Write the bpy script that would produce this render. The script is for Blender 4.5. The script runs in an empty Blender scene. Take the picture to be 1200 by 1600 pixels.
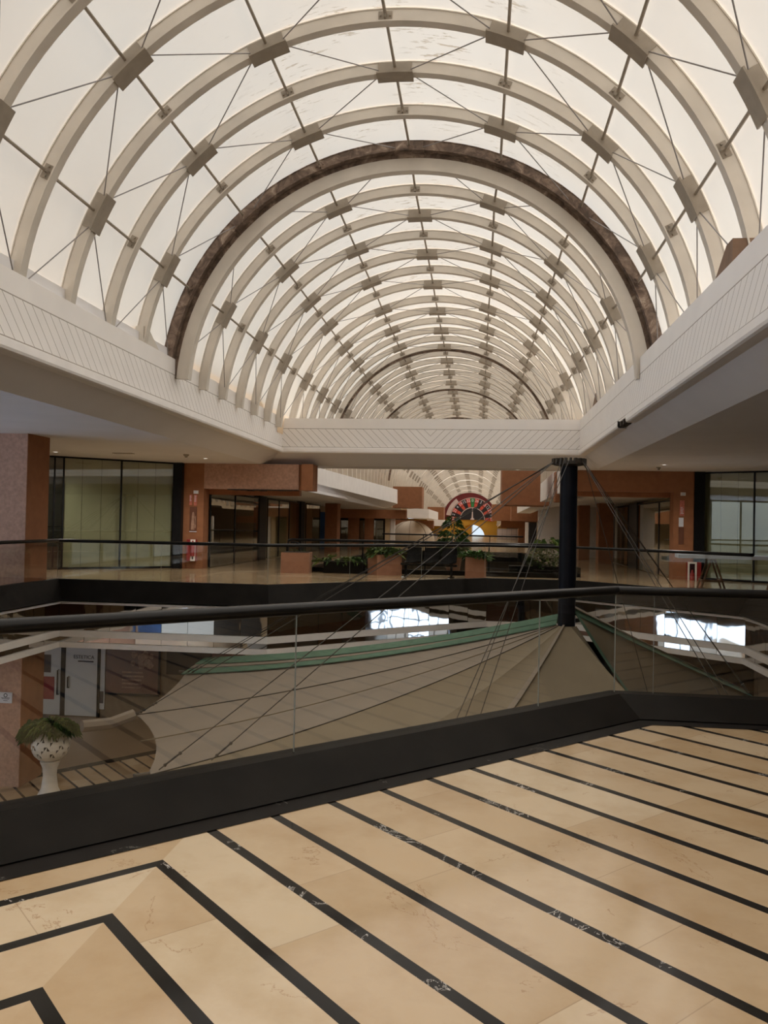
import bpy, bmesh, math, random
from math import sin, cos, pi, radians, sqrt
from mathutils import Vector, Matrix
from mathutils.geometry import tessellate_polygon
random.seed(7)
SC = bpy.context.scene
COL = SC.collection

# ------------------------------------------------------------------ camera
EYE = Vector((0, 0, 1.55))
FPX, YAW, PITCH, ROLL = 1266.9, .1163, .0143, .02
_f = Vector((-sin(YAW)*cos(PITCH), cos(YAW)*cos(PITCH), sin(PITCH)))
_r = Vector((cos(YAW), sin(YAW), 0)); _u = _r.cross(_f)
RT = _r*cos(ROLL)+_u*sin(ROLL); UP = _u*cos(ROLL)-_r*sin(ROLL); FW = _f
cam = bpy.data.cameras.new('camera'); cam_o = bpy.data.objects.new('camera', cam); COL.objects.link(cam_o)
m = Matrix((RT, UP, -FW)).transposed().to_4x4(); m.translation = EYE; cam_o.matrix_world = m
cam.sensor_fit = 'VERTICAL'; cam.sensor_height = 36; cam.lens = FPX/1600*36; cam.clip_end = 600
SC.camera = cam_o

def ray(x, y): return FW + RT*((x-600)/FPX) - UP*((y-800)/FPX)
def atY(x, y, Y): d = ray(x, y); return EYE + d*(Y/d.y)
def atX(x, y, X): d = ray(x, y); return EYE + d*(X/d.x)
def atZ(x, y, Z): d = ray(x, y); return EYE + d*((Z-EYE.z)/d.z)

# ------------------------------------------------------------------ materials
class NT:
    def __init__(s, name):
        s.m = bpy.data.materials.new(name); s.m.use_nodes = True
        s.t = s.m.node_tree; s.t.nodes.clear()
        s.out = s.t.nodes.new('ShaderNodeOutputMaterial')
    def n(s, ty, ins=None, **kw):
        o = s.t.nodes.new('ShaderNode'+ty)
        for k, v in kw.items(): setattr(o, k, v)
        for k, v in (ins or {}).items():
            if isinstance(v, bpy.types.NodeSocket): s.t.links.new(v, o.inputs[k])
            else: o.inputs[k].default_value = v
        return o
    def math(s, op, a, b=0.0, c=0.0):
        return s.n('Math', {0: a, 1: b, 2: c}, operation=op).outputs[0]
    def mix(s, f, a, b):
        o = s.n('Mix', data_type='RGBA')
        for k, v in ((0, f), (6, a), (7, b)):
            if isinstance(v, bpy.types.NodeSocket): s.t.links.new(v, o.inputs[k])
            else: o.inputs[k].default_value = v
        return o.outputs[2]
    def ramp(s, f, stops):
        o = s.n('ValToRGB', {0: f}); cr = o.color_ramp
        while len(cr.elements) < len(stops): cr.elements.new(.5)
        for e, (p, c) in zip(cr.elements, stops):
            e.position = p; e.color = c if len(c) == 4 else (*c, 1)
        return o.outputs[0]
    def pos(s): return s.n('NewGeometry').outputs['Position']
    def noise(s, scale, detail=3, vec=None, rough=.5):
        i = {'Scale': scale, 'Detail': detail, 'Roughness': rough}
        i['Vector'] = vec if vec is not None else s.pos()
        return s.n('TexNoise', i)
    def bump(s, h, st=.2, d=.01): return s.n('Bump', {'Strength': st, 'Distance': d, 'Height': h}).outputs[0]
    def bsdf(s, **ins):
        b = s.n('BsdfPrincipled')
        for k, v in ins.items():
            k = k.replace('_', ' ')
            if isinstance(v, bpy.types.NodeSocket): s.t.links.new(v, b.inputs[k])
            else: b.inputs[k].default_value = (*v, 1) if isinstance(v, tuple) and len(v) == 3 else v
        s.t.links.new(b.outputs[0], s.out.inputs[0]); return s.m
    def surf(s, sh): s.t.links.new(sh, s.out.inputs[0]); return s.m

def plain(name, col, rough=.6, metal=0., spec=.5, var=.12, scale=6., bump=0.):
    t = NT(name); n = t.noise(scale, 4)
    lo = tuple(max(0, c*(1-var)) for c in col); hi = tuple(min(1, c*(1+var)) for c in col)
    c = t.ramp(n.outputs[0], [(.3, lo), (.7, hi)])
    kw = dict(Base_Color=c, Roughness=rough, Metallic=metal)
    kw['Specular_IOR_Level'] = spec
    if bump: kw['Normal'] = t.bump(n.outputs[0], bump, .01)
    return t.bsdf(**kw)

AX = -1.46        # the vault's axis
M = {}
M['white'] = plain('white_paint', (.84, .81, .785), .55, var=.04, scale=3)
M['ceil'] = plain('ceiling_paint', (.76, .745, .75), .6, var=.03, scale=1)
M['rib'] = plain('cream_steel', (.61, .56, .49), .45, var=.08, scale=2)
M['plate'] = plain('bracket_steel', (.30, .255, .20), .5, var=.1)
M['rod'] = plain('rod_steel', (.22, .20, .19), .4, var=.05)
M['black'] = plain('black_metal', (.010, .0095, .009), .32, var=.2, spec=.14)
M['curb'] = plain('black_curb', (.0115, .010, .0085), .42, var=.25, scale=3, spec=.05)
M['mast'] = plain('blue_black_metal', (.008, .009, .014), .3, var=.2, spec=.12)
M['cable'] = plain('dark_cable', (.035, .028, .022), .5)
M['brown'] = plain('terracotta_plaster', (.30, .125, .055), .8, var=.10, scale=5, bump=.3)
M['pink'] = plain('terracotta_render', (.46, .275, .20), .85, var=.16, scale=14, bump=.5)
M['post'] = plain('dark_post', (.010, .010, .011), .4, spec=.15)
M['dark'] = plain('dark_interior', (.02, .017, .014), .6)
M['beigeblind'] = plain('blind_fabric', (.58, .56, .43), .8, var=.05, scale=2)
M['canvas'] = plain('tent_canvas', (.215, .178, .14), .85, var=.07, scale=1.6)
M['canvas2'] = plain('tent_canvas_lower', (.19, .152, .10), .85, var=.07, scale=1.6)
M['green'] = plain('tent_green', (.075, .15, .10), .8, var=.15)
M['terracotta'] = plain('planter_terracotta', (.34, .17, .105), .75, var=.1)
M['leaf'] = plain('leaf_green', (.045, .10, .022), .5, var=.5, scale=25)
M['leaf2'] = plain('leaf_yellow_green', (.13, .19, .045), .5, var=.4, scale=25)
M['leaf3'] = plain('leaf_fresh_green', (.07, .20, .03), .5, var=.3, scale=25)
M['soil'] = plain('soil', (.03, .02, .015), .9)
M['ceramic'] = plain('white_ceramic', (.72, .68, .60), .35, var=.05)
M['plastic'] = plain('black_plastic', (.006, .006, .007), .45, spec=.12)
M['chrome'] = plain('chrome', (.6, .6, .62), .2, metal=1., var=.03)
M['red'] = plain('red_enamel', (.28, .02, .02), .4, var=.1)
M['paper'] = plain('white_paper', (.72, .74, .80), .7, var=.03)
M['footbrown'] = plain('brown_steel_block', (.20, .12, .075), .7)
M['ink'] = plain('dark_ink', (.06, .06, .075), .7)
M['pinkpaper'] = plain('red_print', (.55, .17, .12), .7, var=.2, scale=30)
M['wood'] = plain('trestle_wood', (.16, .09, .05), .6, var=.25, scale=10)
M['bluetop'] = plain('pale_blue_laminate', (.70, .80, .97), .2, var=.05)
M['yellow'] = plain('yellow_wall', (.60, .32, .035), .8, var=.06, scale=.6)
M['wheelred'] = plain('wheel_red', (.15, .012, .014), .35, var=.08)
M['wheelred2'] = plain('wheel_bright_red', (.62, .08, .045), .4, var=.08)
M['wheelpale'] = plain('wheel_silver', (.62, .50, .46), .3, var=.15, scale=.6)
M['wheelblack'] = plain('wheel_black', (.012, .010, .016), .35)
M['wheelgreen'] = plain('wheel_green', (.03, .22, .06), .4)
M['doorwhite'] = plain('white_door', (.60, .63, .64), .3, var=.02)
M['poster'] = plain('brown_poster', (.15, .06, .035), .4, var=.25, scale=2)
M['posterpale'] = plain('pale_print', (.33, .20, .14), .5, var=.4, scale=12)
M['blue'] = plain('blue_board', (.05, .12, .30), .4, var=.3, scale=1)
M['shopwall'] = plain('shop_wall', (.20, .15, .10), .7, var=.1)
M['tan'] = plain('tan_wall', (.55, .42, .26), .7, var=.06)
M['dome'] = plain('dome_canvas', (.55, .46, .36), .8, var=.05)
M['shadowgap'] = plain('dark_gap', (.05, .04, .035), .8)
M['brokenwood'] = plain('broken_board', (.035, .022, .015), .9, var=.5, scale=20)
M['ground'] = plain('pale_paving', (.72, .81, .95), .9, var=.05, scale=.5)
M['steelgrey'] = plain('grey_tile_paint', (.5, .46, .46), .5, var=.05)
M['greycyl'] = plain('ext_glassfront', (.03, .012, .015), .15)

def mk_floor(name='marble_floor', diag=False):
    t = NT(name); P = t.n('SeparateXYZ', {0: t.pos()})
    x, y = P.outputs[0], P.outputs[1]
    ax = t.math('ABSOLUTE', t.math('ADD', x, 1.40))
    d = t.math('MULTIPLY', t.math('SUBTRACT', t.math('ADD', y, ax), 3.50), .7071)   # across the stripes, chevron tips on the axis
    if diag: ax = x; d = t.math('MULTIPLY', t.math('ADD', x, y), .7071)
    e = t.math('MULTIPLY', t.math('SUBTRACT', y, ax), .7071)                          # along them
    sp = .3625
    k = t.math('FLOOR', t.math('DIVIDE', d, sp))
    fr = t.math('SUBTRACT', t.math('DIVIDE', d, sp), k)
    stripe = t.math('LESS_THAN', fr, .15)
    # tiles along each band, staggered band by band
    h = t.n('TexWhiteNoise', {'W': k}, noise_dimensions='1D').outputs[0]
    ee = t.math('ADD', t.math('DIVIDE', e, 1.25), t.math('MULTIPLY', h, 3.0))
    ke = t.math('FLOOR', ee); fe = t.math('SUBTRACT', ee, ke)
    joint = t.math('LESS_THAN', fe, .0035)
    side = t.math('GREATER_THAN', x, -1.40)
    cell = t.n('CombineXYZ', {0: k, 1: ke, 2: side})
    tone = t.n('TexWhiteNoise', {'Vector': cell.outputs[0]}, noise_dimensions='3D').outputs[0]
    base = t.ramp(tone, [(0, (.475, .345, .205)), (.5, (.525, .395, .25)), (1, (.60, .49, .345))])
    n1 = t.noise(1.8, 6, rough=.62)
    cloud = t.ramp(n1.outputs[0], [(.3, (.86, .80, .72)), (.55, (1, 1, 1)), (.8, (1.0, .97, .92))])
    base = t.n('Mix', {0: 1.0, 6: base, 7: cloud}, data_type='RGBA', blend_type='MULTIPLY').outputs[2]
    # fine brown veins
    w = t.n('TexNoise', {'Vector': t.pos(), 'Scale': 1.3, 'Detail': 9, 'Roughness': .6, 'Distortion': .5})
    v = t.math('LESS_THAN', t.math('ABSOLUTE', t.math('SUBTRACT', w.outputs[0], .5)), .0022)
    msk = t.math('GREATER_THAN', t.noise(2.1, 2).outputs[0], .55)
    v = t.math('MULTIPLY', t.math('MULTIPLY', v, msk), .62)
    base = t.mix(v, base, (.30, .17, .08, 1))
    base = t.mix(t.math('MULTIPLY', joint, .55), base, (.28, .19, .11, 1))
    # white flecks in the black stone
    w2 = t.n('TexNoise', {'Vector': t.pos(), 'Scale': 3.2, 'Detail': 6, 'Roughness': .7, 'Distortion': 2.0})
    wv = t.math('LESS_THAN', t.math('ABSOLUTE', t.math('SUBTRACT', w2.outputs[0], .5)), .007)
    m2 = t.math('GREATER_THAN', t.noise(1.7, 2).outputs[0], .57)
    blk = t.mix(t.math('MULTIPLY', wv, m2), (.016, .014, .012, 1), (.55, .52, .48, 1))
    col = t.mix(stripe, base, blk)
    r = t.math('ADD', .07, t.math('MULTIPLY', n1.outputs[0], .12))
    return t.bsdf(Base_Color=col, Roughness=r, Specular_IOR_Level=t.math('SUBTRACT', .5, t.math('MULTIPLY', stripe, .4)))
M['floor'] = mk_floor(); M['floordiag'] = mk_floor('marble_floor_below', True)
M['stone'] = plain('beige_stone', (.24, .17, .11), .3, var=.06, scale=1.5, spec=.3)

def mk_border():
    t = NT('black_marble'); w = t.n('TexNoise', {'Vector': t.pos(), 'Scale': 4, 'Detail': 6, 'Roughness': .7, 'Distortion': 2.})
    v = t.math('LESS_THAN', t.math('ABSOLUTE', t.math('SUBTRACT', w.outputs[0], .5)), .005)
    m2 = t.math('GREATER_THAN', t.noise(2., 2).outputs[0], .62)
    c = t.mix(t.math('MULTIPLY', v, m2), (.014, .012, .011, 1), (.3, .28, .25, 1))
    return t.bsdf(Base_Color=c, Roughness=.4, Specular_IOR_Level=.04)
M['border'] = mk_border()

def mk_membrane():
    t = NT('vault_membrane'); g = t.pos(); P = t.n('SeparateXYZ', {0: g})
    # brown flecks gathered at the crown, stretched across the vault
    mp = t.n('Mapping', {'Vector': g, 'Scale': (1.1, 4.5, 1.1)})
    w = t.n('TexNoise', {'Vector': mp.outputs[0], 'Scale': 3.0, 'Detail': 5, 'Roughness': .65})
    f = t.ramp(w.outputs[0], [(.57, (0, 0, 0)), (.63, (1, 1, 1))])
    big = t.ramp(t.noise(.8, 2).outputs[0], [(.45, (0, 0, 0)), (.6, (1, 1, 1))])
    crown = t.ramp(t.n('MapRange', {0: P.outputs[2], 1: 7.9, 2: 8.7}).outputs[0], [(0, (0, 0, 0)), (1, (1, 1, 1))])
    f = t.math('MULTIPLY', t.math('MULTIPLY', f, big), t.math('MULTIPLY', crown, .8))
    soft = t.ramp(t.noise(.55, 3).outputs[0], [(.3, (.86, .69, .50)), (.7, (.90, .745, .56))])
    c = t.mix(f, soft, (.50, .33, .17, 1))
    tr = t.n('BsdfTranslucent', {'Color': c}); di = t.n('BsdfDiffuse', {'Color': c}); cl = t.n('BsdfTransparent', {'Color': (1, .83, .65, 1)})
    a = t.n('MixShader', {0: .825, 1: tr.outputs[0], 2: di.outputs[0]})
    return t.surf(t.n('MixShader', {0: .20, 1: a.outputs[0], 2: cl.outputs[0]}).outputs[0])
M['membrane'] = mk_membrane()

def mk_glass(name, tint, ior, rough=.0):
    t = NT(name)
    tr = t.n('BsdfTransparent', {'Color': (*tint, 1)}); gl = t.n('BsdfGlossy', {'Color': (1, 1, 1, 1), 'Roughness': rough})
    fc = t.n('LayerWeight', {'Blend': .5}).outputs['Facing']; f0 = ((ior-1)/(ior+1))**2
    fr = t.math('ADD', f0, t.math('MULTIPLY', 1-f0, t.math('POWER', fc, 5.0)))
    return t.surf(t.n('MixShader', {0: fr, 1: tr.outputs[0], 2: gl.outputs[0]}).outputs[0])
M['glass'] = mk_glass('rail_glass', (.94, .935, .91), 1.5)
M['shopglass'] = mk_glass('shop_glass', (.84, .86, .80), 2.0)
M['edge'] = plain('glass_edge', (.34, .37, .35), .3, var=.05)

def mk_mirror():
    t = NT('mirror_panel'); n = t.noise(1.3, 2)
    b = t.bump(n.outputs[0], .25, .02)
    return t.bsdf(Base_Color=(.62, .60, .56), Metallic=1.0, Roughness=.03, Normal=b)
M['mirror'] = mk_mirror()

def mk_groove(name, mode, xc=0.):
    t = NT(name); P = t.n('SeparateXYZ', {0: t.pos()})
    if mode == 'side': s = t.math('ADD', P.outputs[1], P.outputs[2])
    else: s = t.math('SUBTRACT', P.outputs[2], t.math('ABSOLUTE', t.math('SUBTRACT', P.outputs[0], xc)))
    q = t.math('DIVIDE', s, .235); fr = t.math('SUBTRACT', q, t.math('FLOOR', q))
    ln = t.math('LESS_THAN', fr, .065)
    z = P.outputs[2]
    band = t.math('MULTIPLY', t.math('GREATER_THAN', z, 3.87), t.math('LESS_THAN', z, 4.44))
    ed = t.math('ADD', t.math('LESS_THAN', t.math('ABSOLUTE', t.math('SUBTRACT', z, 3.87)), .008),
                t.math('LESS_THAN', t.math('ABSOLUTE', t.math('SUBTRACT', z, 4.44)), .008))
    g = t.math('MINIMUM', t.math('ADD', t.math('MULTIPLY', ln, band), ed), 1.0)
    n = t.noise(2, 3)
    c = t.mix(g, t.ramp(n.outputs[0], [(.3, (.82, .79, .765)), (.7, (.86, .83, .80))]), (.33, .29, .25, 1))
    return t.bsdf(Base_Color=c, Roughness=.5, Normal=t.bump(t.math('SUBTRACT', 1.0, g), .4, .01))
M['grooveside'] = mk_groove('grooved_cladding_side', 'side')
M['groovefar'] = mk_groove('grooved_cladding_end', 'end', -1.5)

def mk_rust():
    t = NT('rusted_ring'); n = t.n('TexNoise', {'Vector': t.pos(), 'Scale': 3.5, 'Detail': 8, 'Roughness': .7, 'Distortion': .8})
    c = t.ramp(n.outputs[0], [(.3, (.045, .030, .022)), (.46, (.13, .088, .064)), (.57, (.22, .155, .115)), (.66, (.40, .32, .25))])
    return t.bsdf(Base_Color=c, Roughness=.8, Normal=t.bump(n.outputs[0], .6, .03))
M['rust'] = mk_rust()

def mk_grid(name, c1, c2, sp):
    t = NT(name); P = t.n('SeparateXYZ', {0: t.pos()})
    fx = t.math('FRACT', t.math('DIVIDE', P.outputs[0], sp)); fz = t.math('FRACT', t.math('DIVIDE', P.outputs[2], sp))
    g = t.math('MAXIMUM', t.math('LESS_THAN', fx, .07), t.math('LESS_THAN', fz, .07))
    return t.bsdf(Base_Color=t.mix(g, c1, c2), Roughness=.4)
M['tilegrid'] = mk_grid('tiled_panel', (.55, .47, .45, 1), (.28, .23, .22, 1), .55)

def mk_lamp():
    t = NT('lamp_lens'); return t.surf(t.n('Emission', {'Color': (1, .95, .88, 1), 'Strength': 2.5}).outputs[0])
M['lamp'] = mk_lamp()

# ------------------------------------------------------------------ mesh helper
class MB:
    def __init__(s): s.v = []; s.f = []; s.mi = []; s.cur = 0
    def add(s, vs, fs):
        b = len(s.v); s.v += [tuple(p) for p in vs]
        for f in fs: s.f.append(tuple(i+b for i in f)); s.mi.append(s.cur)
        return s
    def box(s, x0, x1, y0, y1, z0, z1, mat=None):
        c = [Vector((x, y, z)) for z in (z0, z1) for y in (y0, y1) for x in (x0, x1)]
        if mat is not None: c = [mat @ p for p in c]
        return s.add(c, [(0, 2, 3, 1), (4, 5, 7, 6), (0, 1, 5, 4), (2, 6, 7, 3), (0, 4, 6, 2), (1, 3, 7, 5)])
    def prism(s, poly, z0, z1, mat=None):          # poly in xy, extruded in z
        n = len(poly); vs = [Vector((x, y, z)) for z in (z0, z1) for x, y in poly]
        if mat is not None: vs = [mat @ p for p in vs]
        return s.add(vs, [tuple(reversed(range(n))), tuple(range(n, 2*n))] + [(i, (i+1) % n, n+(i+1) % n, n+i) for i in range(n)])
    def quadbox(s, a, b, c, d, th):                 # a thick quad; th is the thickness vector
        th = Vector(th); p = [Vector(q) for q in (a, b, c, d)]; vs = p+[q+th for q in p]
        return s.add(vs, [(3, 2, 1, 0), (4, 5, 6, 7)] + [(i, (i+1) % 4, 4+(i+1) % 4, 4+i) for i in range(4)])
    def tube(s, pts, r, seg=8, cap=True, ry=None, close=False):
        pts = [Vector(p) for p in pts]; n = len(pts); vs = []
        for i, p in enumerate(pts):
            a = pts[i-1] if (i > 0 or close) else p; b = pts[(i+1) % n] if (i < n-1 or close) else p
            t = (b-a).normalized(); ref = Vector((0, 0, 1)) if abs(t.z) < .95 else Vector((1, 0, 0))
            u = t.cross(ref).normalized(); w = u.cross(t)
            rr = r[i] if isinstance(r, (list, tuple)) else r
            m = 1.0
            if 0 < i < n-1:
                d1 = (p-a).normalized(); d2 = (b-p).normalized(); m = 1/max(.5, sqrt(max(.01, (1+d1.dot(d2))/2)))
            for k in range(seg):
                an = 2*pi*k/seg; vs.append(p+u*cos(an)*rr*m+w*sin(an)*(rr if ry is None else ry))
        fs = [(i*seg+k, i*seg+(k+1) % seg, (i+1)*seg+(k+1) % seg, (i+1)*seg+k) for i in range(n-1) for k in range(seg)]
        if close: fs += [((n-1)*seg+k, (n-1)*seg+(k+1) % seg, (k+1) % seg, k) for k in range(seg)]
        elif cap: fs += [tuple(reversed(range(seg))), tuple((n-1)*seg+k for k in range(seg))]
        return s.add(vs, fs)
    def lathe(s, prof, c=(0, 0, 0), seg=32, skip=None):
        c = Vector(c); vs = [c+Vector((r*cos(2*pi*k/seg), r*sin(2*pi*k/seg), z)) for r, z in prof for k in range(seg)]
        fs = []
        for i in range(len(prof)-1):
            for k in range(seg):
                q = (i*seg+k, i*seg+(k+1) % seg, (i+1)*seg+(k+1) % seg, (i+1)*seg+k)
                if skip and skip(i, k): fs.append((q[0], q[1], q[2]) if skip(i, k) == 1 else (q[1], q[2], q[3])); continue
                fs.append(q)
        return s.add(vs, fs)
    def arcband(s, R0, R1, y0, y1, a0, a1, n, cz=0., cx=0.):   # a rectangular section bent round the y axis; angle from the crown
        vs = []
        for i in range(n+1):
            a = a0+(a1-a0)*i/n
            for R, y in ((R0, y0), (R1, y0), (R1, y1), (R0, y1)): vs.append((cx+R*sin(a), y, cz+R*cos(a)))
        fs = [(i*4+k, i*4+(k+1) % 4, (i+1)*4+(k+1) % 4, (i+1)*4+k) for i in range(n) for k in range(4)]
        fs += [(0, 1, 2, 3), tuple(n*4+k for k in (3, 2, 1, 0))]
        return s.add(vs, fs)
    def build(s, name, mats, parent=None, smooth=False, **props):
        me = bpy.data.meshes.new(name); me.from_pydata(s.v, [], s.f)
        mats = mats if isinstance(mats, (list, tuple)) else [mats]
        for q in mats: me.materials.append(M[q] if isinstance(q, str) else q)
        if len(mats) > 1: me.polygons.foreach_set('material_index', s.mi)
        bm = bmesh.new(); bm.from_mesh(me); bmesh.ops.recalc_face_normals(bm, faces=bm.faces); bm.to_mesh(me); bm.free()
        if smooth:
            me.polygons.foreach_set('use_smooth', [True]*len(me.polygons))
            try: me.set_sharp_from_angle(angle=radians(40))
            except Exception: pass
        me.update()
        o = bpy.data.objects.new(name, me); COL.objects.link(o)
        if parent is not None: o.parent = parent
        for k, v in props.items(): o[k] = v
        return o

def empty(name, loc, label, cat, group=None):
    o = bpy.data.objects.new(name, None); COL.objects.link(o); o.location = loc; o.empty_display_size = .1
    o['label'] = label; o['category'] = cat
    if group: o['group'] = group
    return o
def tag(o, label, cat, group=None):
    o['label'] = label; o['category'] = cat
    if group: o['group'] = group
    return o
def local(o):                                       # parts were modelled in world space: hang them under a root placed anywhere
    for c in o.children: c.matrix_parent_inverse = Matrix.Translation(-Vector(o.location))
    return o
def dup(o, parent=None):
    c = o.copy(); COL.objects.link(c)
    if parent is not None: c.parent = parent
    for ch in o.children: dup(ch, c)
    return c
def text(body, size, mat, parent, loc, rot, name='lettering', ext=.004, align='CENTER'):
    cu = bpy.data.curves.new(name, 'FONT'); cu.body = body; cu.size = size; cu.extrude = ext; cu.align_x = align; cu.align_y = 'CENTER'
    o = bpy.data.objects.new(name, cu); COL.objects.link(o)
    dg = bpy.context.evaluated_depsgraph_get(); me = bpy.data.meshes.new_from_object(o.evaluated_get(dg))
    bpy.data.objects.remove(o); me.materials.clear(); me.materials.append(M[mat])
    o = bpy.data.objects.new(name, me); COL.objects.link(o); o.parent = parent
    o.location = loc; o.rotation_euler = rot
    return o
ORD = 'zeroth first second third fourth fifth sixth seventh eighth ninth tenth eleventh twelfth thirteenth fourteenth fifteenth'.split()

def offset(poly, d):                                # d > 0 moves into the void (poly is CCW)
    n = len(poly); out = []
    for i in range(n):
        p = Vector(poly[i]); a = Vector(poly[i-1]); b = Vector(poly[(i+1) % n])
        d1 = (p-a).normalized(); d2 = (b-p).normalized()
        n1 = Vector((-d1.y, d1.x)); n2 = Vector((-d2.y, d2.x)); k = (n1+n2)
        out.append(tuple(p + k*(d/(1+n1.dot(n2)))))
    return out
def slab(outer, holes, z, name, mat, flip=False, th=0., **props):
    loops = [[Vector((x, y, 0)) for x, y in outer]] + [[Vector((x, y, 0)) for x, y in h] for h in holes]
    tris = tessellate_polygon(loops); vs = [v for l in loops for v in l]
    mb = MB(); mb.add([(v.x, v.y, z) for v in vs], [tuple(t) for t in tris])
    return mb.build(name, mat, **props)

# ------------------------------------------------------------------ the plan
V = [(1.18, 7.14), (6.0, 7.14), (6.0, 18.7), (2.6, 21.9), (.19, 21.9), (-4.6, 17.5), (-9.5, 17.5), (-9.5, 5.7), (-6.1, 2.35), (-3.6, 2.35)]
H2 = [(-5.2, 25.1), (2.4, 25.1), (2.4, 44), (-5.2, 44)]
XL, XR, YB, YE = -17., 19., -7., 137.
ZC, ZL = 3.35, -4.3
S = dict(kind='structure')
rect = lambda x0, x1, y0, y1: [(x0, y0), (x1, y0), (x1, y1), (x0, y1)]
XG = -12.3
floor = slab([(XG, YB), (XR, YB), (XR, YE), (XL, YE), (XL, 16), (XG, 16)], [list(reversed(offset(V, -.3))), list(reversed(H2))], 0., 'floor', 'floor', **S)
slab(offset(V, -.51), [list(reversed(offset(V, -.30)))], .004, 'floor_border', 'border', **S)
# underside of the gallery = ceiling of the storey below
slab([(XG, YB), (XR, YB), (XR, 46), (XL, 46), (XL, 16), (XG, 16)], [list(reversed(offset(V, .12))), list(reversed(H2))], -1.36, 'ceiling_lower', 'ceil', **S)
slab(rect(XL-3, XR, YB, 46), [], ZL, 'floor_lower', 'stone', **S)
q0, q1 = atZ(60, 1212, ZL), atZ(215, 1181, ZL); dq = (q1-q0).normalized(); nq = Vector((dq.y, -dq.x, 0))
e0, e1 = q0-dq*3.5, q0+dq*9
b = MB(); b.add([e0+Vector((0, 0, .006)), e1+Vector((0, 0, .006)), e1+nq*8+Vector((0, 0, .006)), e0+nq*8+Vector((0, 0, .006))], [(0, 1, 2, 3)]); b.build('floor_lower_striped', 'floordiag', **S)
b = MB(); b.add([e0-nq*.14+Vector((0, 0, .010)), e1-nq*.14+Vector((0, 0, .010)), e1+nq*.14+Vector((0, 0, .010)), e0+nq*.14+Vector((0, 0, .010))], [(0, 1, 2, 3)]); b.build('floor_lower_border', 'border', **S)
b = MB(); b.box(-60, 60, -60, 60, ZL-.35, ZL-.05); b.build('ground', 'ground', **S)
# curb around the void
sec = [(-.36, .012), (-.07, .15), (.07, .15), (.30, -.30), (.13, -.34)]
b = MB(); n = len(V)
loops = [[(x, y, z) for x, y in offset(V, d)] for d, z in sec]
b.add([p for l in loops for p in l], [(i*n+k, i*n+(k+1) % n, (i+1)*n+(k+1) % n, (i+1)*n+k) for i in range(len(sec)-1) for k in range(n)])
b.build('baseboard_curb', 'curb', **S)
def ring(d0, d1, z0, z1, name, mat):
    b = MB(); lo = [offset(V, d0), offset(V, d1)]
    vs = [(x, y, z) for l in lo for z in (z0, z1) for x, y in l]
    b.add(vs, [(i*n+k, i*n+(k+1) % n, j*n+(k+1) % n, j*n+k) for i, j in ((0, 1), (2, 3), (0, 2), (1, 3)) for k in range(n)])
    return b.build(name, mat, **S)
ring(.10, .19, -.395, -.345, 'trim_1', 'white')
ring(.10, .19, -1.13, -.985, 'trim_2', 'white')
ring(.06, .19, -1.375, -1.255, 'trim_3', 'white')
# mirror cladding between the white bands, panel by panel
fp = offset(V, .14)
NAMES = ['near', 'near_right', 'right', 'far_right', 'far_short', 'far_middle', 'far_left', 'left', 'near_left', 'behind']
for k in range(n):
    a, c = Vector(fp[k]), Vector(fp[(k+1) % n]); L = (c-a).length; d = (c-a)/L; nn = Vector((-d.y, d.x)); q = max(1, round(L/.62)); b = MB()
    for j in range(q):
        for z0, z1 in ((-.98, -.40), (-1.25, -1.135)):
            p0 = a+d*(L*j/q+.004); p1 = a+d*(L*(j+1)/q-.004); t0 = random.uniform(-.004, .004); t1 = random.uniform(-.003, .003)
            b.quadbox((*(p0+nn*t0), z0), (*(p1-nn*t0), z0), (*(p1-nn*(t0-t1)), z1), (*(p0+nn*(t0+t1)), z1), (-nn.x*.02, -nn.y*.02, 0))
    b.build('wall_mirror_'+NAMES[k], 'mirror', **S)
ring(.04, .09, -1.3, -.36, 'wall_fascia_core', 'dark')

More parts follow.
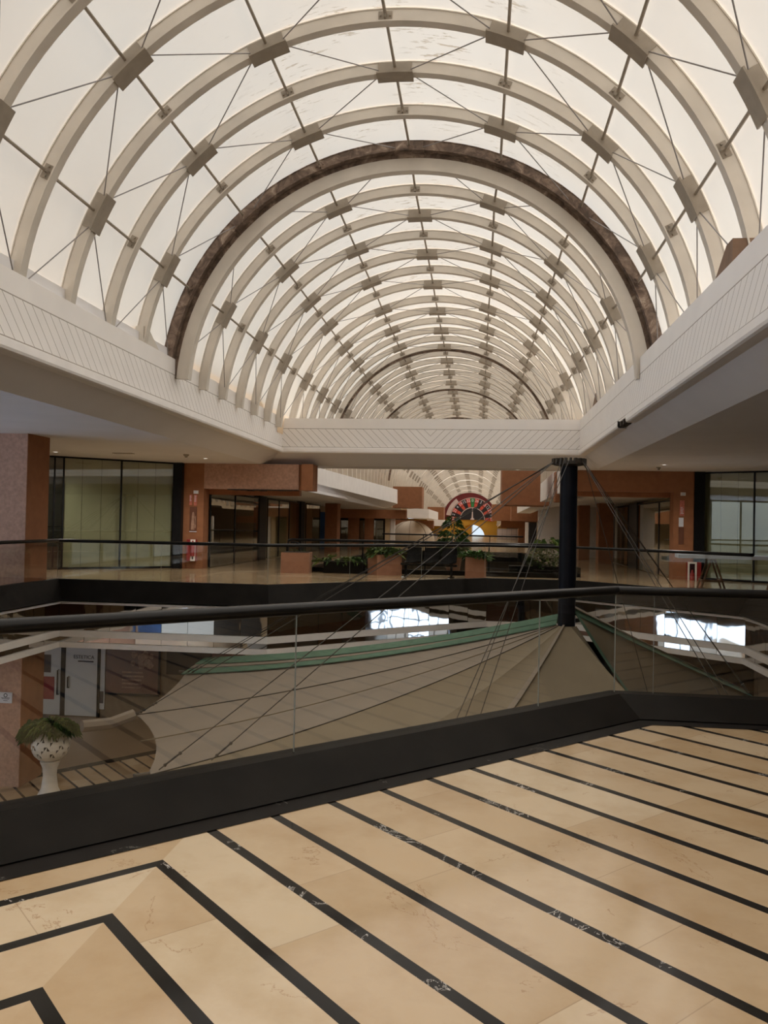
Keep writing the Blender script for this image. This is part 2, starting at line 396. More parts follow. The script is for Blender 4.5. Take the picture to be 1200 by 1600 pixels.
# balustrades: glass panels and a black handrail along each side of the void
BAL = {0: ('glass balustrade on the far side of the near landing, right of its corner', [1.47, 3.1, 4.9]),
       2: ('glass balustrade with black rail along the right gallery edge', None),
       3: ('glass balustrade with black rail slanting before the trestle table', None),
       4: ('short glass balustrade with black rail behind the mast', None),
       5: ('slanting glass balustrade with black rail before the row of black seats', None),
       6: ('glass balustrade with black rail before the far left shop window', None),
       7: ('glass balustrade with black rail beside the pink plastered pillar', None),
       9: ('nearest glass balustrade with thick black rail slanting across the foreground', None)}
gl = offset(V, 0.); hr = offset(V, 0.)
for k, (lab, _) in BAL.items():
    a, c = Vector(gl[k]), Vector(gl[(k+1) % n]); L = (c-a).length; d = (c-a)/L; nn = Vector((-d.y, d.x))
    root = empty('balustrade', (*((a+c)/2), .15), lab, 'balustrade')
    if k == 9: cuts = [0, 1.35, 3.55, L-.98, L]
    elif k == 0: cuts = [0, .32, 2.5, L]
    elif k == 6: cuts = [0, 2.5, L-.08, L]
    else:
        q = max(1, round(L/2.3)); cuts = [L*j/q for j in range(q+1)]
    if k == 6: cuts = [0, 2.45, L]
    for s0, s1 in zip(cuts[:-1], cuts[1:]):
        p0, p1 = a+d*(s0+.002), a+d*(s1-.002); e = nn*.005
        b = MB(); b.cur = 0
        vs = [(*(p0-e), .13), (*(p1-e), .13), (*(p1-e), .985), (*(p0-e), .985), (*(p0+e), .13), (*(p1+e), .13), (*(p1+e), .985), (*(p0+e), .985)]
        b.add(vs, [(0, 1, 2, 3), (7, 6, 5, 4)]); b.cur = 1
        b.add(vs, [(0, 3, 7, 4), (1, 5, 6, 2), (2, 3, 7, 6)])
        b.build('glass_panel', ['glass', 'edge'], root)
    bi0 = (Vector(hr[k])); bi1 = Vector(hr[(k+1) % n])
    # mitred handrail with a flattened round section
    b = MB(); segs = 14; ring_pts = []
    mit = lambda i: (lambda A, B, C: ((B-A).normalized(), (C-B).normalized()))(Vector(V[i-1]), Vector(V[i]), Vector(V[(i+1) % n]))
    for i, idx in ((0, k), (1, (k+1) % n)):
        d1, d2 = mit(idx); n1 = Vector((-d1.y, d1.x)); n2 = Vector((-d2.y, d2.x)); kk = (n1+n2)/(1+n1.dot(n2))
        for s in range(segs):
            an = 2*pi*s/segs; off = kk*(.058*cos(an)); ring_pts.append((V[idx][0]+off.x, V[idx][1]+off.y, 1.018+.038*sin(an)))
    b.add(ring_pts, [(s, (s+1) % segs, segs+(s+1) % segs, segs+s) for s in range(segs)] + [tuple(range(segs)), tuple(range(segs, 2*segs))])
    b.build('handrail', 'black', root, smooth=True)
    local(root)

# ------------------------------------------------------------------ opening in the roof: white beams and gallery ceilings
BX0, BX1, BY1 = -6.1, 2.95, 24.6
ZT = 4.76
def beam_side(name, x, sgn, y0, y1, mat):
    b = MB(); prof = [(x, 3.82), (x, ZT), (x+sgn*.9, ZT), (x+sgn*.9, 3.9), (x+sgn*.12, 3.82)]
    y1b = y1
    vs = [(px, y, pz) for y in (y0, y1b) for px, pz in prof]; m_ = len(prof)
    b.add(vs, [tuple(range(m_)), tuple(range(m_, 2*m_))] + [(i, (i+1) % m_, m_+(i+1) % m_, m_+i) for i in range(m_)])
    return b.build(name, mat, **S)
beam_side('beam_left', BX0, -1, YB, BY1+.5, 'grooveside'); beam_side('beam_right', BX1, 1, YB, BY1+.5, 'grooveside')
b = MB(); b.box(BX0, BX1, BY1, BY1+1.6, 3.82, ZT); b.build('beam_far', 'groovefar', **S)
# rounded lip along the bottom of the beams, and the sloped soffits up to the gallery ceilings
def sweep(path, prof, name, mat):                  # path in xy, profile (offset to the left of the path, z)
    pts = [Vector(p) for p in path]; vs = []
    for i, p in enumerate(pts):
        d1 = (p-pts[i-1]).normalized() if i else (pts[1]-p).normalized(); d2 = (pts[i+1]-p).normalized() if i < len(pts)-1 else d1
        n1 = Vector((-d1.y, d1.x)); n2 = Vector((-d2.y, d2.x)); kk = (n1+n2)/(1+n1.dot(n2))
        vs += [(p.x+kk.x*o, p.y+kk.y*o, z) for o, z in prof]
    m_ = len(prof); b = MB()
    b.add(vs, [(i*m_+k, i*m_+(k+1) % m_, (i+1)*m_+(k+1) % m_, (i+1)*m_+k) for i in range(len(pts)-1) for k in range(m_)])
    return b.build(name, mat, smooth=False, **S)
path = [(BX0, YB), (BX0, BY1), (BX1, BY1), (BX1, YB)]
lipA = path[:3]+[(BX1, 17.7)]; lipB = [(BX1, 16.75), (BX1, YB)]
lip = [(-.05, 3.83), (-.05, 3.73), (-.035, 3.695), (.0, 3.68), (.16, 3.68), (.16, 3.83)]
sweep(lipA, lip, 'trim_4', 'white'); sweep(lipB, lip, 'trim_5', 'white')
b = MB()
for y in (16.8, 17.1, 17.45): b.box(BX1-.02, BX1+.14, y, y+.12, 3.70, 3.80)
for i in range(7): b.box(BX1+.0+random.uniform(0, .08), BX1+.1+random.uniform(0, .1), 16.75+i*.14, 16.86+i*.14, 3.69+random.uniform(0, .05), 3.79)
b.build('trim_broken_lip', 'brokenwood', **S)
sof = [(.13, 3.70), (.73, ZC), (.73, ZC+.1), (.13, 3.85)]
sweep([(BX0, YB), (BX0, BY1)], [(.13, 3.70), (.74, ZC), (.74, ZC+.1), (.13, 3.85)], 'ceiling_slope_left', 'ceil')
b = MB(); xa, xb = BX0-.74, BX1+.66
b.add([(BX0-.1, BY1, 3.70), (BX1+.1, BY1, 3.70), (xb, BY1+.9, ZC), (xa, BY1+.9, ZC)], [(0, 1, 2, 3)])
b.add([(BX0-.1, BY1, 3.70), (xa, BY1+.9, ZC), (xa, BY1, ZC)], [(0, 1, 2)]); b.add([(BX1+.1, BY1, 3.70), (xb, BY1+.9, ZC), (xb, BY1, ZC)], [(0, 1, 2)])
b.build('ceiling_slope_far', 'ceil', **S)
sweep([(BX1, BY1), (BX1, YB)], [(.13, 3.70), (.66, ZC), (.66, ZC+.1), (.13, 3.85)], 'ceiling_slope_right', 'ceil')
b = MB()
b.box(XG, xa, YB, 16, ZC, ZC+.12); b.box(XL, xa, 16, BY1+2.0, ZC, ZC+.12); b.box(xb, XR, YB, BY1+2.0, ZC, ZC+.12); b.box(xa, xb, BY1+.9, BY1+2.0, ZC, ZC+.12)
b.build('ceiling', 'ceil', **S)
b = MB()    # flat roofs either side of the vault keep the daylight out of the galleries
b.box(XG-.1, AX-4.75, YB-.5, 16, 4.76, 4.96); b.box(XL-.5, AX-4.75, 16, YE+1, 4.76, 4.96); b.box(AX+4.6, XR+.5, YB-.5, YE+1, 4.76, 4.96)
b.build('roof', 'ceil', **S)
# recessed ceiling lamps
def downlight(p, lab):
    root = empty('downlight', p, lab, 'ceiling light', 'downlights under the upper gallery' if p.z < 0 else None)
    MB().lathe([(.075, -.004), (.11, -.012), (.12, 0), (.12, .02)], p, 20).build('trim_ring', 'white', root)
    MB().lathe([(.0, -.002), (.076, -.002)], p, 20).build('lens', 'lamp', root); return local(root)
for px, py, lab in ((87, 706, 'lit downlight in the ceiling beside the pink plastered pillar'), (321, 716, 'lit downlight in the ceiling above the left poster wall'),
                    (1038, 726, 'lit downlight in the right gallery ceiling'), (809, 734, 'lit downlight under the far white beam near the mast')):
    p = atZ(px, py, ZC); p.z -= .001; downlight(p, lab)
    ld = bpy.data.lights.new('gallery_lamp', 'SPOT'); ld.energy = 150; ld.spot_size = radians(155); ld.spot_blend = .7; ld.shadow_soft_size = .08; ld.color = (1, .93, .84)
    lo_ = bpy.data.objects.new('gallery_lamp', ld); COL.objects.link(lo_); lo_.location = (p.x, p.y, ZC-.05)
def ceiling_bit(px, py, lab, cat, name):
    p = atZ(px, py, ZC); root = empty(name, p, lab, cat)
    MB().lathe([(0, -.09), (.035, -.085), (.045, -.05), (.075, -.03), (.08, 0)], p, 16).build('housing', 'plate', root); return local(root)
ceiling_bit(291, 710, 'small grey ceiling detector in the left gallery', 'detector', 'smoke_detector')
ceiling_bit(1029, 730, 'small brown ceiling detector beside the right downlight', 'detector', 'smoke_detector')
b = MB(); p = atZ(193, 708, ZC); b.box(p.x-.28, p.x+.28, p.y-.1, p.y+.1, ZC-.015, ZC+.0)
tag(b.build('ceiling_vent', 'plate'), 'thin dark slot vent in the left gallery ceiling', 'vent')

# ------------------------------------------------------------------ the vault
RA, CZA, SP, DA = 4.8, 4.05, 1.342, .3737
Y0 = 15.52
def section(i):        # radius, centre height, angle of the springing
    if i <= 0: return RA, CZA, radians(85)
    if i <= 6: return 4.577, 4.07, radians(86)
    if i <= 8: return 4.517, 4.05, radians(86)
    if i <= 19: return 4.517, 4.05, radians(97)
    if i <= 27: return 4.517, 4.03, radians(99)
    return 4.517, 4.03-.2*(1+(i-28)//8), radians(101)
def ribY(i): return Y0+SP*i+(.2 if i > 0 else 0)
I0, I1 = -12, 88
IMAX = 88
cache = {}
def rib_meshes(key, R, par, amax, full):
    if key in cache: return cache[key]
    parts = []
    seg = 56 if full else 36
    b = MB(); b.arcband(R-.10, R-.078, -.075, .075, -amax, amax, seg); b.arcband(R-.078, R+.085, -.048, .048, -amax, amax, seg); b.arcband(R+.085, R+.10, -.06, .06, -amax, amax, seg)
    parts.append(('arch_rib', b, 'rib'))
    ks = [k for k in range(-3, 4)]
    for k in ks:
        a = k*DA
        if (k+par) % 2 == 0:
            da = .062; b = MB()
            b.arcband(R-.128, R-.102, -.15, .15, a-da, a+da, 8); b.arcband(R-.10, R+.07, -.078, -.05, a-da*.9, a+da*.9, 8); b.arcband(R-.10, R+.07, .05, .078, a-da*.9, a+da*.9, 8)
            parts.append(('joint_plate', b, 'plate'))
        elif full:
            b = MB(); mt = Matrix.Rotation(a, 4, 'Y')
            for s in (-1, 1):
                b.box(-.10, .10, s*.05, s*.062, R-.07, R+.05, mt); b.box(-.012, .012, s*.05, s*.13, R-.07, R+.05, mt)
                for q in (-.07, .07): b.box(q-.012, q+.012, s*.062, s*.085, R-.03, R-.006, mt)
            parts.append(('purlin_clip', b, 'plate'))
    cache[key] = (parts, None); return cache[key]
protos = {}
def far_label(i):
    if i == 0: return None
    seq = [0, 12, 19, 27]
    return None
def rib_label(i):
    if i == 0: return 'rust-stained roof arch bolted to the first broad rust-brown ring'
    if i < 0: return '%s cream roof arch on the near side of the first rust-brown ring' % ORD[-i]
    for s, nm in ((27, 'fourth'), (19, 'third'), (12, 'second'), (0, 'first')):
        if i == s: return 'cream roof arch carrying the %s rust-brown ring from the near end' % nm
        if i > s: return '%s cream roof arch beyond the %s rust-brown ring' % (ORD[i-s] if i-s < len(ORD) else 'distant', nm)
for i in range(I0, IMAX+1):
    R, cz, amax = section(i); full = i <= 27; par = i % 2
    key = (round(R, 3), par, round(amax, 3), full, i == 0)
    Y = ribY(i)
    lab = rib_label(i) if i <= 27 else 'distant cream roof arch seen below the far white beam'
    root = empty('roof_arch', (AX, Y, cz), lab, 'roof arch', 'cream roof arches of the long vault' if i <= 27 else 'distant roof arches below the far beam')
    last = (i == IMAX)
    if key not in protos:
        parts, _ = rib_meshes(key, R, par, amax, full)
        protos[key] = [pb.build(nm, 'rust' if i == 0 else mt, root) for nm, pb, mt in parts]
    else:
        for o in protos[key]:
            c = o.copy(); COL.objects.link(c); c.parent = root
    # purlins and crossed rods to the next arch
    R2, cz2, _a = section(i+1); dz = cz2-cz; L = ribY(i+1)-Y
    if i < 27 and not last:
        kk = (round(R, 3), round(R2, 3), par, round(dz, 3), round(L, 3))
        if kk not in protos:
            lst = []
            for k in range(-3, 4):
                a = k*DA; b = MB(); b.tube([(R*sin(a), .05, R*cos(a)), (R2*sin(a), L-.05, R2*cos(a)+dz)], .024, 8)
                lst.append(b.build('purlin', 'plate', root, smooth=True))
            for k in range(-4, 5):
                if (k+par) % 2: continue
                for k2 in (k-1, k+1):
                    if abs(k2) > 4 or k2 == 0 and False: continue
                    a, c = k*DA, k2*DA; sg = 1 if k2 > k else -1
                    b = MB(); a_ = a+sg*.055; c_ = c-sg*.055
                    b.tube([((R-.05)*sin(a_), .08, (R-.05)*cos(a_)), ((R2-.05)*sin(c_), L-.08, (R2-.05)*cos(c_)+dz)], .0095, 5)
                    lst.append(b.build('brace_rod', 'rod', root))
            protos[kk] = lst
        else:
            for o in protos[kk]:
                c = o.copy(); COL.objects.link(c); c.parent = root
def membrane(name, i0, i1, ya=None, yb=None):
    R, cz, _ = section(i1 if i1 <= 0 else i0); ya = ribY(i0)-SP*.5 if ya is None else ya; yb = ribY(i1)+SP*.5 if yb is None else yb
    b = MB(); N = 72; am = _+radians(1.5) if i1 <= 8 else radians(104); r = R+.115
    ys = [ya, yb]
    b.add([(AX+r*sin(-am+2*am*k/N), y, cz+r*cos(-am+2*am*k/N)) for y in ys for k in range(N+1)], [(k, k+1, N+2+k, N+1+k) for k in range(N)])
    return b.build(name, 'membrane', smooth=True, **S)
bounds = [(I0, 0), (1, 6), (7, 8), (9, 12), (13, 19), (20, 27)] + [(28+8*j, min(35+8*j, IMAX)) for j in range(8)]
for j, (i0, i1) in enumerate(bounds):
    membrane('ceiling_vault_%d' % (j+1), i0, i1, ya=YB if j == 0 else ribY(bounds[j-1][1])+.12, yb=ribY(i1)+.12 if i1 < IMAX else YE)
b = MB(); N = 40; b.add([(AX, YB, CZA)]+[(AX+4.9*sin(radians(-100+200*k/N)), YB, CZA+4.9*cos(radians(-100+200*k/N))) for k in range(N+1)], [(0, k+1, k+2) for k in range(N)])
b.build('wall_vault_end', 'membrane', **S)
# rust-brown rings where one length of vault ends and the next, smaller one begins
for j, (i, R0, R1, cz, lab) in enumerate(((0, 4.62, 4.90, 4.05, 'broad rust-brown ring under the vault, the first and largest'), (12, 4.34, 4.62, 4.05, 'second rust-brown ring along the vault'),
                           (19, 4.34, 4.62, 4.05, 'third rust-brown ring along the vault'), (27, 4.3, 4.62, 4.03, 'fourth rust-brown ring along the vault, just above the far white beam'))):
    Y = ribY(i) + (.06 if i else .1)
    root = empty('vault_ring', (AX, Y, cz), lab, 'ring', 'rust-brown rings of the vault')
    b = MB(); b.arcband(R0, R1, 0, .06, radians(-86), radians(86), 72); b.build('ring_face', 'rust', root)
    if i == 0:
        b = MB(); b.arcband(R0-.22, R0-.005, -.02, .10, radians(-86), radians(86), 72); b.arcband(R0-.26, R0-.22, -.05, .14, radians(-86), radians(86), 72); b.build('inner_flange', 'rib', root)
        b = MB(); b.arcband(R1-.01, R1+.015, -.06, .0, radians(-86), radians(86), 72); b.build('outer_strip', 'rib', root)
# slanted blocks at the feet of the first ring and one further on each side
for X, Y, sg, lab in ((BX0, 14.1, -1, 'slanted cream block on the left white beam before the first ring'), (BX1, 10.1, 1, 'slanted brown block on the right white beam, the nearer one'),
                      (BX0, 21.7, -1, 'slanted cream block at the far end of the left white beam'), (BX1, 21.4, 1, 'slanted brown block at the far end of the right white beam')):
    b = MB(); x0, x1 = (X-.02, X-.45) if sg < 0 else (X+.02, X+.45); xs = sorted((x0, x1))
    vs = [(x, y, z) for x in xs for y, z in ((Y, ZT), (Y+.75, ZT), (Y+.25, ZT+.30), (Y, ZT+.30))]
    b.add(vs, [(0, 1, 2, 3), (7, 6, 5, 4), (0, 4, 5, 1), (1, 5, 6, 2), (2, 6, 7, 3), (3, 7, 4, 0)])
    tag(b.build('foot_block', 'rib' if sg < 0 else 'footbrown'), lab, 'block')

# ------------------------------------------------------------------ pillar on the left, through both storeys
b = MB(); b.box(-11.05, -9.75, 16.55, 17.45, ZL, ZC+.02)
pil = b.build('column', ['pink'], **S)
b = MB(); b.box(-9.752, -9.735, 16.553, 17.447, ZL, ZC); b.build('column_side_panel', 'brown', **S)
p = atY(5, 1090, 16.53)
root = empty('notice', p, 'white paper notice fixed to the pink pillar on the floor below', 'notice')
b = MB(); b.box(p.x-.2, p.x+.2, 16.52, 16.549, p.z-.115, p.z+.115); b.build('sheet', 'paper', root)
b = MB(); b.lathe([(.028, 0), (.045, 0)], (0, 0, 0), 20)
for v in range(len(b.v)): b.v[v] = (p.x+.06+b.v[v][0], 16.517, p.z+.055+b.v[v][1])
b.build('emblem', 'ink', root)
b = MB()
for q, w in ((.0, .1), (-.022, .08), (-.06, .05)): b.box(p.x+.06-w, p.x+.06+w, 16.516, 16.52, p.z+q-.006, p.z+q+.004)
b.build('print_lines', 'ink', root); local(root)

# ------------------------------------------------------------------ shopfronts of the upper gallery
def glazed(a, c, z0, z1, cuts, wname, backmat='beigeblind', depth=.12, glass='shopglass', frame='post'):
    a, c = Vector(a), Vector(c); L = (c-a).length; d = (c-a)/L; nn = Vector((d.y, -d.x))        # nn looks towards the camera side
    root = None
    for j, (s0, s1) in enumerate(zip(cuts[:-1], cuts[1:])):
        p0, p1 = a+d*(s0*L), a+d*(s1*L); e = nn*.012
        o = MB().quadbox((*p0, z0), (*p1, z0), (*p1, z1), (*p0, z1), (-nn.x*.012, -nn.y*.012, 0)).build('%s_%d' % (wname, j+1), glass, **S)
        b = MB(); f = .022
        for t0, t1, h0, h1 in ((0, f, z0, z1), ((p1-p0).length-f, (p1-p0).length, z0, z1), (f, (p1-p0).length-f, z0, z0+.05), (f, (p1-p0).length-f, z1-.05, z1)):
            u0, u1 = p0+d*t0+nn*.02, p0+d*t1+nn*.02
            b.quadbox((*u0, h0), (*u1, h0), (*u1, h1), (*u0, h1), (-nn.x*.05, -nn.y*.05, 0))
        b.build('window_frame', frame, o)
        if backmat:
            bl = MB(); w = (p1-p0).length; q = max(2, round(w/.55))
            for s in range(q):
                u0, u1 = p0+d*(w*s/q)-nn*depth, p0+d*(w*(s+1)/q-.012)-nn*depth
                bl.quadbox((*u0, z0), (*u1, z0), (*u1, z1), (*u0, z1), (-nn.x*.01, -nn.y*.01, 0))
            bl.build('blind', 'dark' if (wname == 'window_left' and j < 2) else backmat, o)
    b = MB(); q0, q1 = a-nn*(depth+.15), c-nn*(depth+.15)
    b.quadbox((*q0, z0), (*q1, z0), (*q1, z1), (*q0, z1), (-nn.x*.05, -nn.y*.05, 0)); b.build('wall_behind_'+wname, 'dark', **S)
WL0, WL1 = (-9.62, 24.75), (-13.6, 21.6)
glazed(WL1, WL0, .02, ZC, [0, .30, .35, .68, 1.0], 'window_left')
b = MB(); b.box(-9.6, -9.34, 24.7, 25.2, 0, ZC); b.build('column_post_left', 'post', **S)
WR0, WR1 = (6.95, 26.25), (13.5, 21.8)
glazed(WR0, WR1, .02, ZC, [0, .19, .47, .75, 1.0], 'window_right')
b = MB(); b.box(6.6, 6.93, 26.0, 26.5, 0, ZC); b.build('column_post_right', 'post', **S)
# terracotta walls with the fascia across the side arcades
b = MB(); b.box(-9.36, -8.68, 24.9, 25.4, 0, ZC); b.build('wall_left_pier', 'brown', **S)
b = MB(); b.box(-8.68, -5.62, 24.9, 25.4, 2.55, ZC); b.build('wall_left_fascia', 'pink', **S)
b = MB(); b.box(-5.50, -5.14, 24.75, 25.5, 2.53, ZC); b.box(-5.62, -5.50, 25.0, 25.5, 2.55, ZC); b.build('wall_left_fascia_end', 'brown', **S)
b = MB(); b.box(-8.68, -5.7, 25.4, 25.7, 2.38, 2.75); b.build('wall_left_fascia_inner', 'brown', **S)
for q in range(11):
    b = MB(); x = -7.9+q*.205; w = .195; z = 2.525-.03*random.random()
    b.box(x, x+w, 24.83+random.uniform(0, .12), 25.1, z, 2.551)
    tag(b.build('broken_board', 'brokenwood'), 'splintered dark board hanging under the left terracotta fascia', 'board', 'splintered boards under the left fascia')
b = MB(); b.box(6.0, 6.62, 26.0, 26.5, 0, ZC); b.build('wall_right_pier', 'brown', **S)
b = MB(); b.box(2.75, 6.0, 26.0, 26.5, 2.70, ZC); b.build('wall_right_fascia', 'brown', **S)
b = MB(); b.box(2.75, 6.0, 26.5, 26.8, 2.55, 2.9); b.build('wall_right_fascia_inner', 'brown', **S)

# arcade running back on the left: glass wall, posts and columns
def arcade(x, ys, sgn, pre):
    for j, (y0, y1, kind) in enumerate(ys):
        if kind == 'g':
            o = MB().box(x-.006, x+.006, y0, y1, .02, 2.5).build('window_%s_%d' % (pre, j+1), 'shopglass', **S)
            b = MB()
            for yy in (y0, y1-.05): b.box(x-.02, x+.02, yy, yy+.05, .02, 2.5)
            b.box(x-.02, x+.02, y0, y1, 2.44, 2.5); b.build('window_frame', 'post', o)
        elif kind == 'p':
            MB().box(min(x, x-.2*sgn)-.02, max(x, x-.2*sgn)+.02, y0, y1, 0, 2.55).build('column_%s_%d' % (pre, j+1), 'post', **S)
        else:
            MB().box(x-.35, x+.35, y0, y1, 0, 2.55).build('column_%s_%d' % (pre, j+1), 'brown', **S)
ya = lambda px, X: atX(px, 800, X).y
arcade(-8.66, [(25.5, 28.2, 'g'), (28.2, ya(404, -8.66), 'g'), (ya(405, -8.66), ya(416, -8.66), 'p'), (ya(418, -8.66), ya(436, -8.66), 'g'), (ya(436, -8.66), ya(452, -8.66), 'g'), (ya(452, -8.66), ya(468, -8.66), 'g'), (ya(470, -8.66), ya(476, -8.66), 'p'), (ya(478, -8.66), ya(500, -8.66), 'g')], 1, 'arcade_left')
b = MB(); b.box(-9.2, -9.1, ya(418, -8.66), ya(500, -8.66), 0, 2.5); b.build('wall_arcade_left_lining', 'tan', **S)
b = MB(); b.box(-13.0, -12.6, 25.5, 46, 0, 2.6); b.build('wall_arcade_left_back', 'tan', **S)
b = MB(); b.box(-13, -5.62, 25.7, 46.5, 2.56, 2.66); b.build('ceiling_arcade_left', 'ceil', **S)
arcade(6.05, [(26.6, ya(1030, 6.05), 'g'), (ya(1030, 6.05), ya(997, 6.05), 'g'), (ya(996, 6.05), ya(983, 6.05), 'p'), (ya(982, 6.05), ya(960, 6.05), 'g')], -1, 'arcade_right')
b = MB(); b.box(6.5, 6.6, 26.6, ya(960, 6.05), 0, 2.6); b.build('wall_arcade_right_lining', 'tan', **S)
b = MB(); b.box(2.9, 12, 26.8, 46.5, 2.62, 2.72); b.build('ceiling_arcade_right', 'ceil', **S)
b = MB(); b.box(9.6, 10, 26.8, 46.5, 0, 2.62); b.build('wall_arcade_right_back', 'tan', **S)
b = MB(); p0, p1 = atY(936, 800, 36), atY(959, 800, 36); b.box(p0.x, p1.x, 36, 36.8, 0, 2.62); b.build('column_arcade_right_near', 'brown', **S)
b = MB(); p0, p1 = atY(905, 800, 40), atY(922, 800, 40); b.box(p0.x, p1.x, 40, 40.8, 0, 2.62); b.build('column_arcade_right_far', 'brown', **S)
b = MB(); b.box(3.1, 9.6, 43, 43.3, 0, 2.62); b.build('wall_arcade_right_end', 'white', **S)
b = MB(); p0, p1 = atY(508, 800, 42), atY(527, 800, 42); b.box(p0.x, p1.x, 42, 43, 0, 2.56); b.build('column_arcade_left', 'brown', **S)

# things on the piers
def plate(name, x0, x1, y, z0, z1, mat, lab, cat, extra=None, group=None):
    root = empty(name, ((x0+x1)/2, y, z0), lab, cat, group)
    MB().box(x0, x1, y-.02, y, z0, z1).build('sheet', mat, root)
    if extra: extra(root)
    return local(root)
def lines(x0, x1, y, z0, z1, k, mat):
    def f(root):
        b = MB()
        for j in range(k):
            z = z0+(z1-z0)*(j+.5)/k; b.box(x0, x0+(x1-x0)*random.uniform(.6, 1), y-.024, y-.02, z-.008, z+.008)
        b.build('print_lines', mat, root)
    return f
pL = lambda px, py: atY(px, py, 24.89)
pR = lambda px, py: atY(px, py, 25.99)
a, c = pL(296, 789), pL(300.5, 773); plate('fire_sign', a.x, c.x, 24.9, a.z, c.z, 'pinkpaper', 'small red and white fire notice, the left one of the pair on the left pier', 'sign', lines(a.x+.015, c.x-.015, 24.9, a.z+.12, c.z-.02, 5, 'paper'))
a, c = pL(303, 790), pL(308, 773); plate('fire_sign', a.x, c.x, 24.9, a.z, c.z, 'pinkpaper', 'small red and white fire notice, the right one of the pair on the left pier', 'sign', lines(a.x+.015, c.x-.015, 24.9, a.z+.12, c.z-.02, 5, 'paper'))
a, c = pL(296, 830), pL(308, 792)
def fig(root):
    b = MB(); x = (a.x+c.x)/2; y = 24.877
    for pts in ([(-.07, .05), (.05, .05), (.03, .42), (-.05, .42)], [(-.05, .42), (.06, .40), (.02, .62), (-.03, .60)], [(.05, .1), (.09, .1), (.09, .5), (.06, .45)]):
        b.add([(x+u, y, a.z+v) for u, v in pts], [tuple(range(len(pts)))])
    b.build('pale_figure_print', 'posterpale', root)
    b = MB(); b.box(a.x-.0, c.x, 24.872, 24.9, a.z-.02, a.z); b.build('lower_edge', 'paper', root)
plate('poster', a.x, c.x, 24.9, a.z, c.z, 'poster', 'tall narrow brown poster on the left terracotta pier', 'poster', fig)
a, c = pR(1062, 806), pR(1069.5, 782); plate('fire_sign', a.x, c.x, 26.0, a.z, c.z, 'pinkpaper', 'red and white fire notice on the right terracotta pier', 'sign', lines(a.x+.02, c.x-.02, 26.0, a.z+.05, c.z-.2, 5, 'paper'))
a, c = pR(1060, 850), pR(1068.5, 824); plate('poster', a.x, c.x, 26.0, a.z, c.z, 'poster', 'small dark poster on the right terracotta pier', 'poster')
a, c = pR(1060.5, 823), pR(1068, 809); plate('leaflet', a.x, c.x, 26.0, a.z, c.z, 'paper', 'pale leaflet above the dark poster on the right pier', 'leaflet')
for P_, px, py, yy, lab in ((pL, 307, 769, 24.9, 'small white emergency lamp high on the left pier'), (pR, 1067, 772, 26.0, 'small white emergency lamp high on the right pier')):
    p = P_(px, py); root = empty('emergency_lamp', p, lab, 'lamp')
    MB().box(p.x-.07, p.x+.07, yy-.08, yy-.002, p.z-.05, p.z+.05).build('housing', 'white', root)
    MB().box(p.x-.05, p.x+.05, yy-.092, yy-.08, p.z-.035, p.z+.035).build('lens', 'paper', root); local(root)
def hose(x0, x1, z0, z1, y, lab, xr0, xr1):
    root = empty('extinguisher_cabinet', ((x0+x1)/2, y, z0), lab, 'fire cabinet')
    MB().box(min(x0, xr0), max(x1, xr1), y-.16, y-.002, z0, z1).build('case', 'red', root)
    b = MB(); w = .05
    for q in ((x0, x1, z0, z0+w), (x0, x1, z1-w, z1), (x0, x0+w, z0+w, z1-w), (x1-w, x1, z0+w, z1-w)): b.box(q[0], q[1], y-.19, y-.16, q[2], q[3])
    b.build('door_frame', 'white', root)
    MB().box(x0+w, x1-w, y-.172, y-.16, z0+w, z1-w).build('door_pane', 'greycyl', root)
    MB().lathe([(0, z0+.15), (.07, z0+.15), (.075, z0+.5), (.03, z0+.58), (.025, z0+.64), (0, z0+.64)], ((x0+x1)/2, y-.185, 0), 14).build('extinguisher', 'red', root, smooth=True)
    local(root)
a, c = pL(300, 876), pL(308, 843); hose(a.x, c.x, a.z, c.z, 24.9, 'red fire cabinet with white door frame on the left pier', pL(294, 860).x, c.x)
a, c = pR(1072, 917), pR(1086.5, 878); hose(a.x, c.x, a.z-.1, c.z, 26.0, 'red fire cabinet with white door frame on the right pier', a.x, pR(1094, 860).x)

# ------------------------------------------------------------------ trestle table on the right gallery
def trestle(x0, y0, x1, y1):
    d = Vector((x1-x0, y1-y0)).normalized(); nn = Vector((-d.y, d.x)); L = Vector((x1-x0, y1-y0)).length
    root = empty('trestle_table', (x0, y0, 0), 'pale blue table top on folding wooden trestles in the right gallery', 'table')
    T = Matrix.Translation((x0, y0, 0)) @ Matrix.Rotation(math.atan2(d.y, d.x), 4, 'Z')
    MB().box(-.75, L+.35, -.38, .38, .80, .90, T).build('table_top', 'bluetop', root)
    for s, tx in enumerate((.12, L-.05)):
        tr = empty('trestle', (0, 0, 0), '', ''); 
        for kx in ('label', 'category'): del tr[kx]
        tr.parent = root
        for sx in (-.30, .30):
            for sy in (-.3, .3):
                b = MB(); b.tube([T @ Vector((tx+sx*1.0, sy, .0)), T @ Vector((tx+sx*.12, sy*.95, .80))], .026, 6); b.build('leg', 'wood', tr)
        for z, w in ((.22, .25), (.5, .17)):
            if z < .4:
                for sx in (-1, 1):
                    b = MB(); b.tube([T @ Vector((tx+sx*w, -.3, z)), T @ Vector((tx+sx*w, .3, z))], .03, 6); b.build('crossbar', 'wood', tr)
        b = MB(); b.tube([T @ Vector((tx-.25, -.3, .22)), T @ Vector((tx+.25, -.3, .22))], .028, 6); b.build('tie_bar', 'wood', tr)
        MB().box(tx-.06, tx+.06, -.36, .36, .76, .80, T).build('top_beam', 'wood', tr)
    for ch in root.children:
        ch.matrix_parent_inverse = Matrix.Translation((-x0, -y0, 0))
    return root
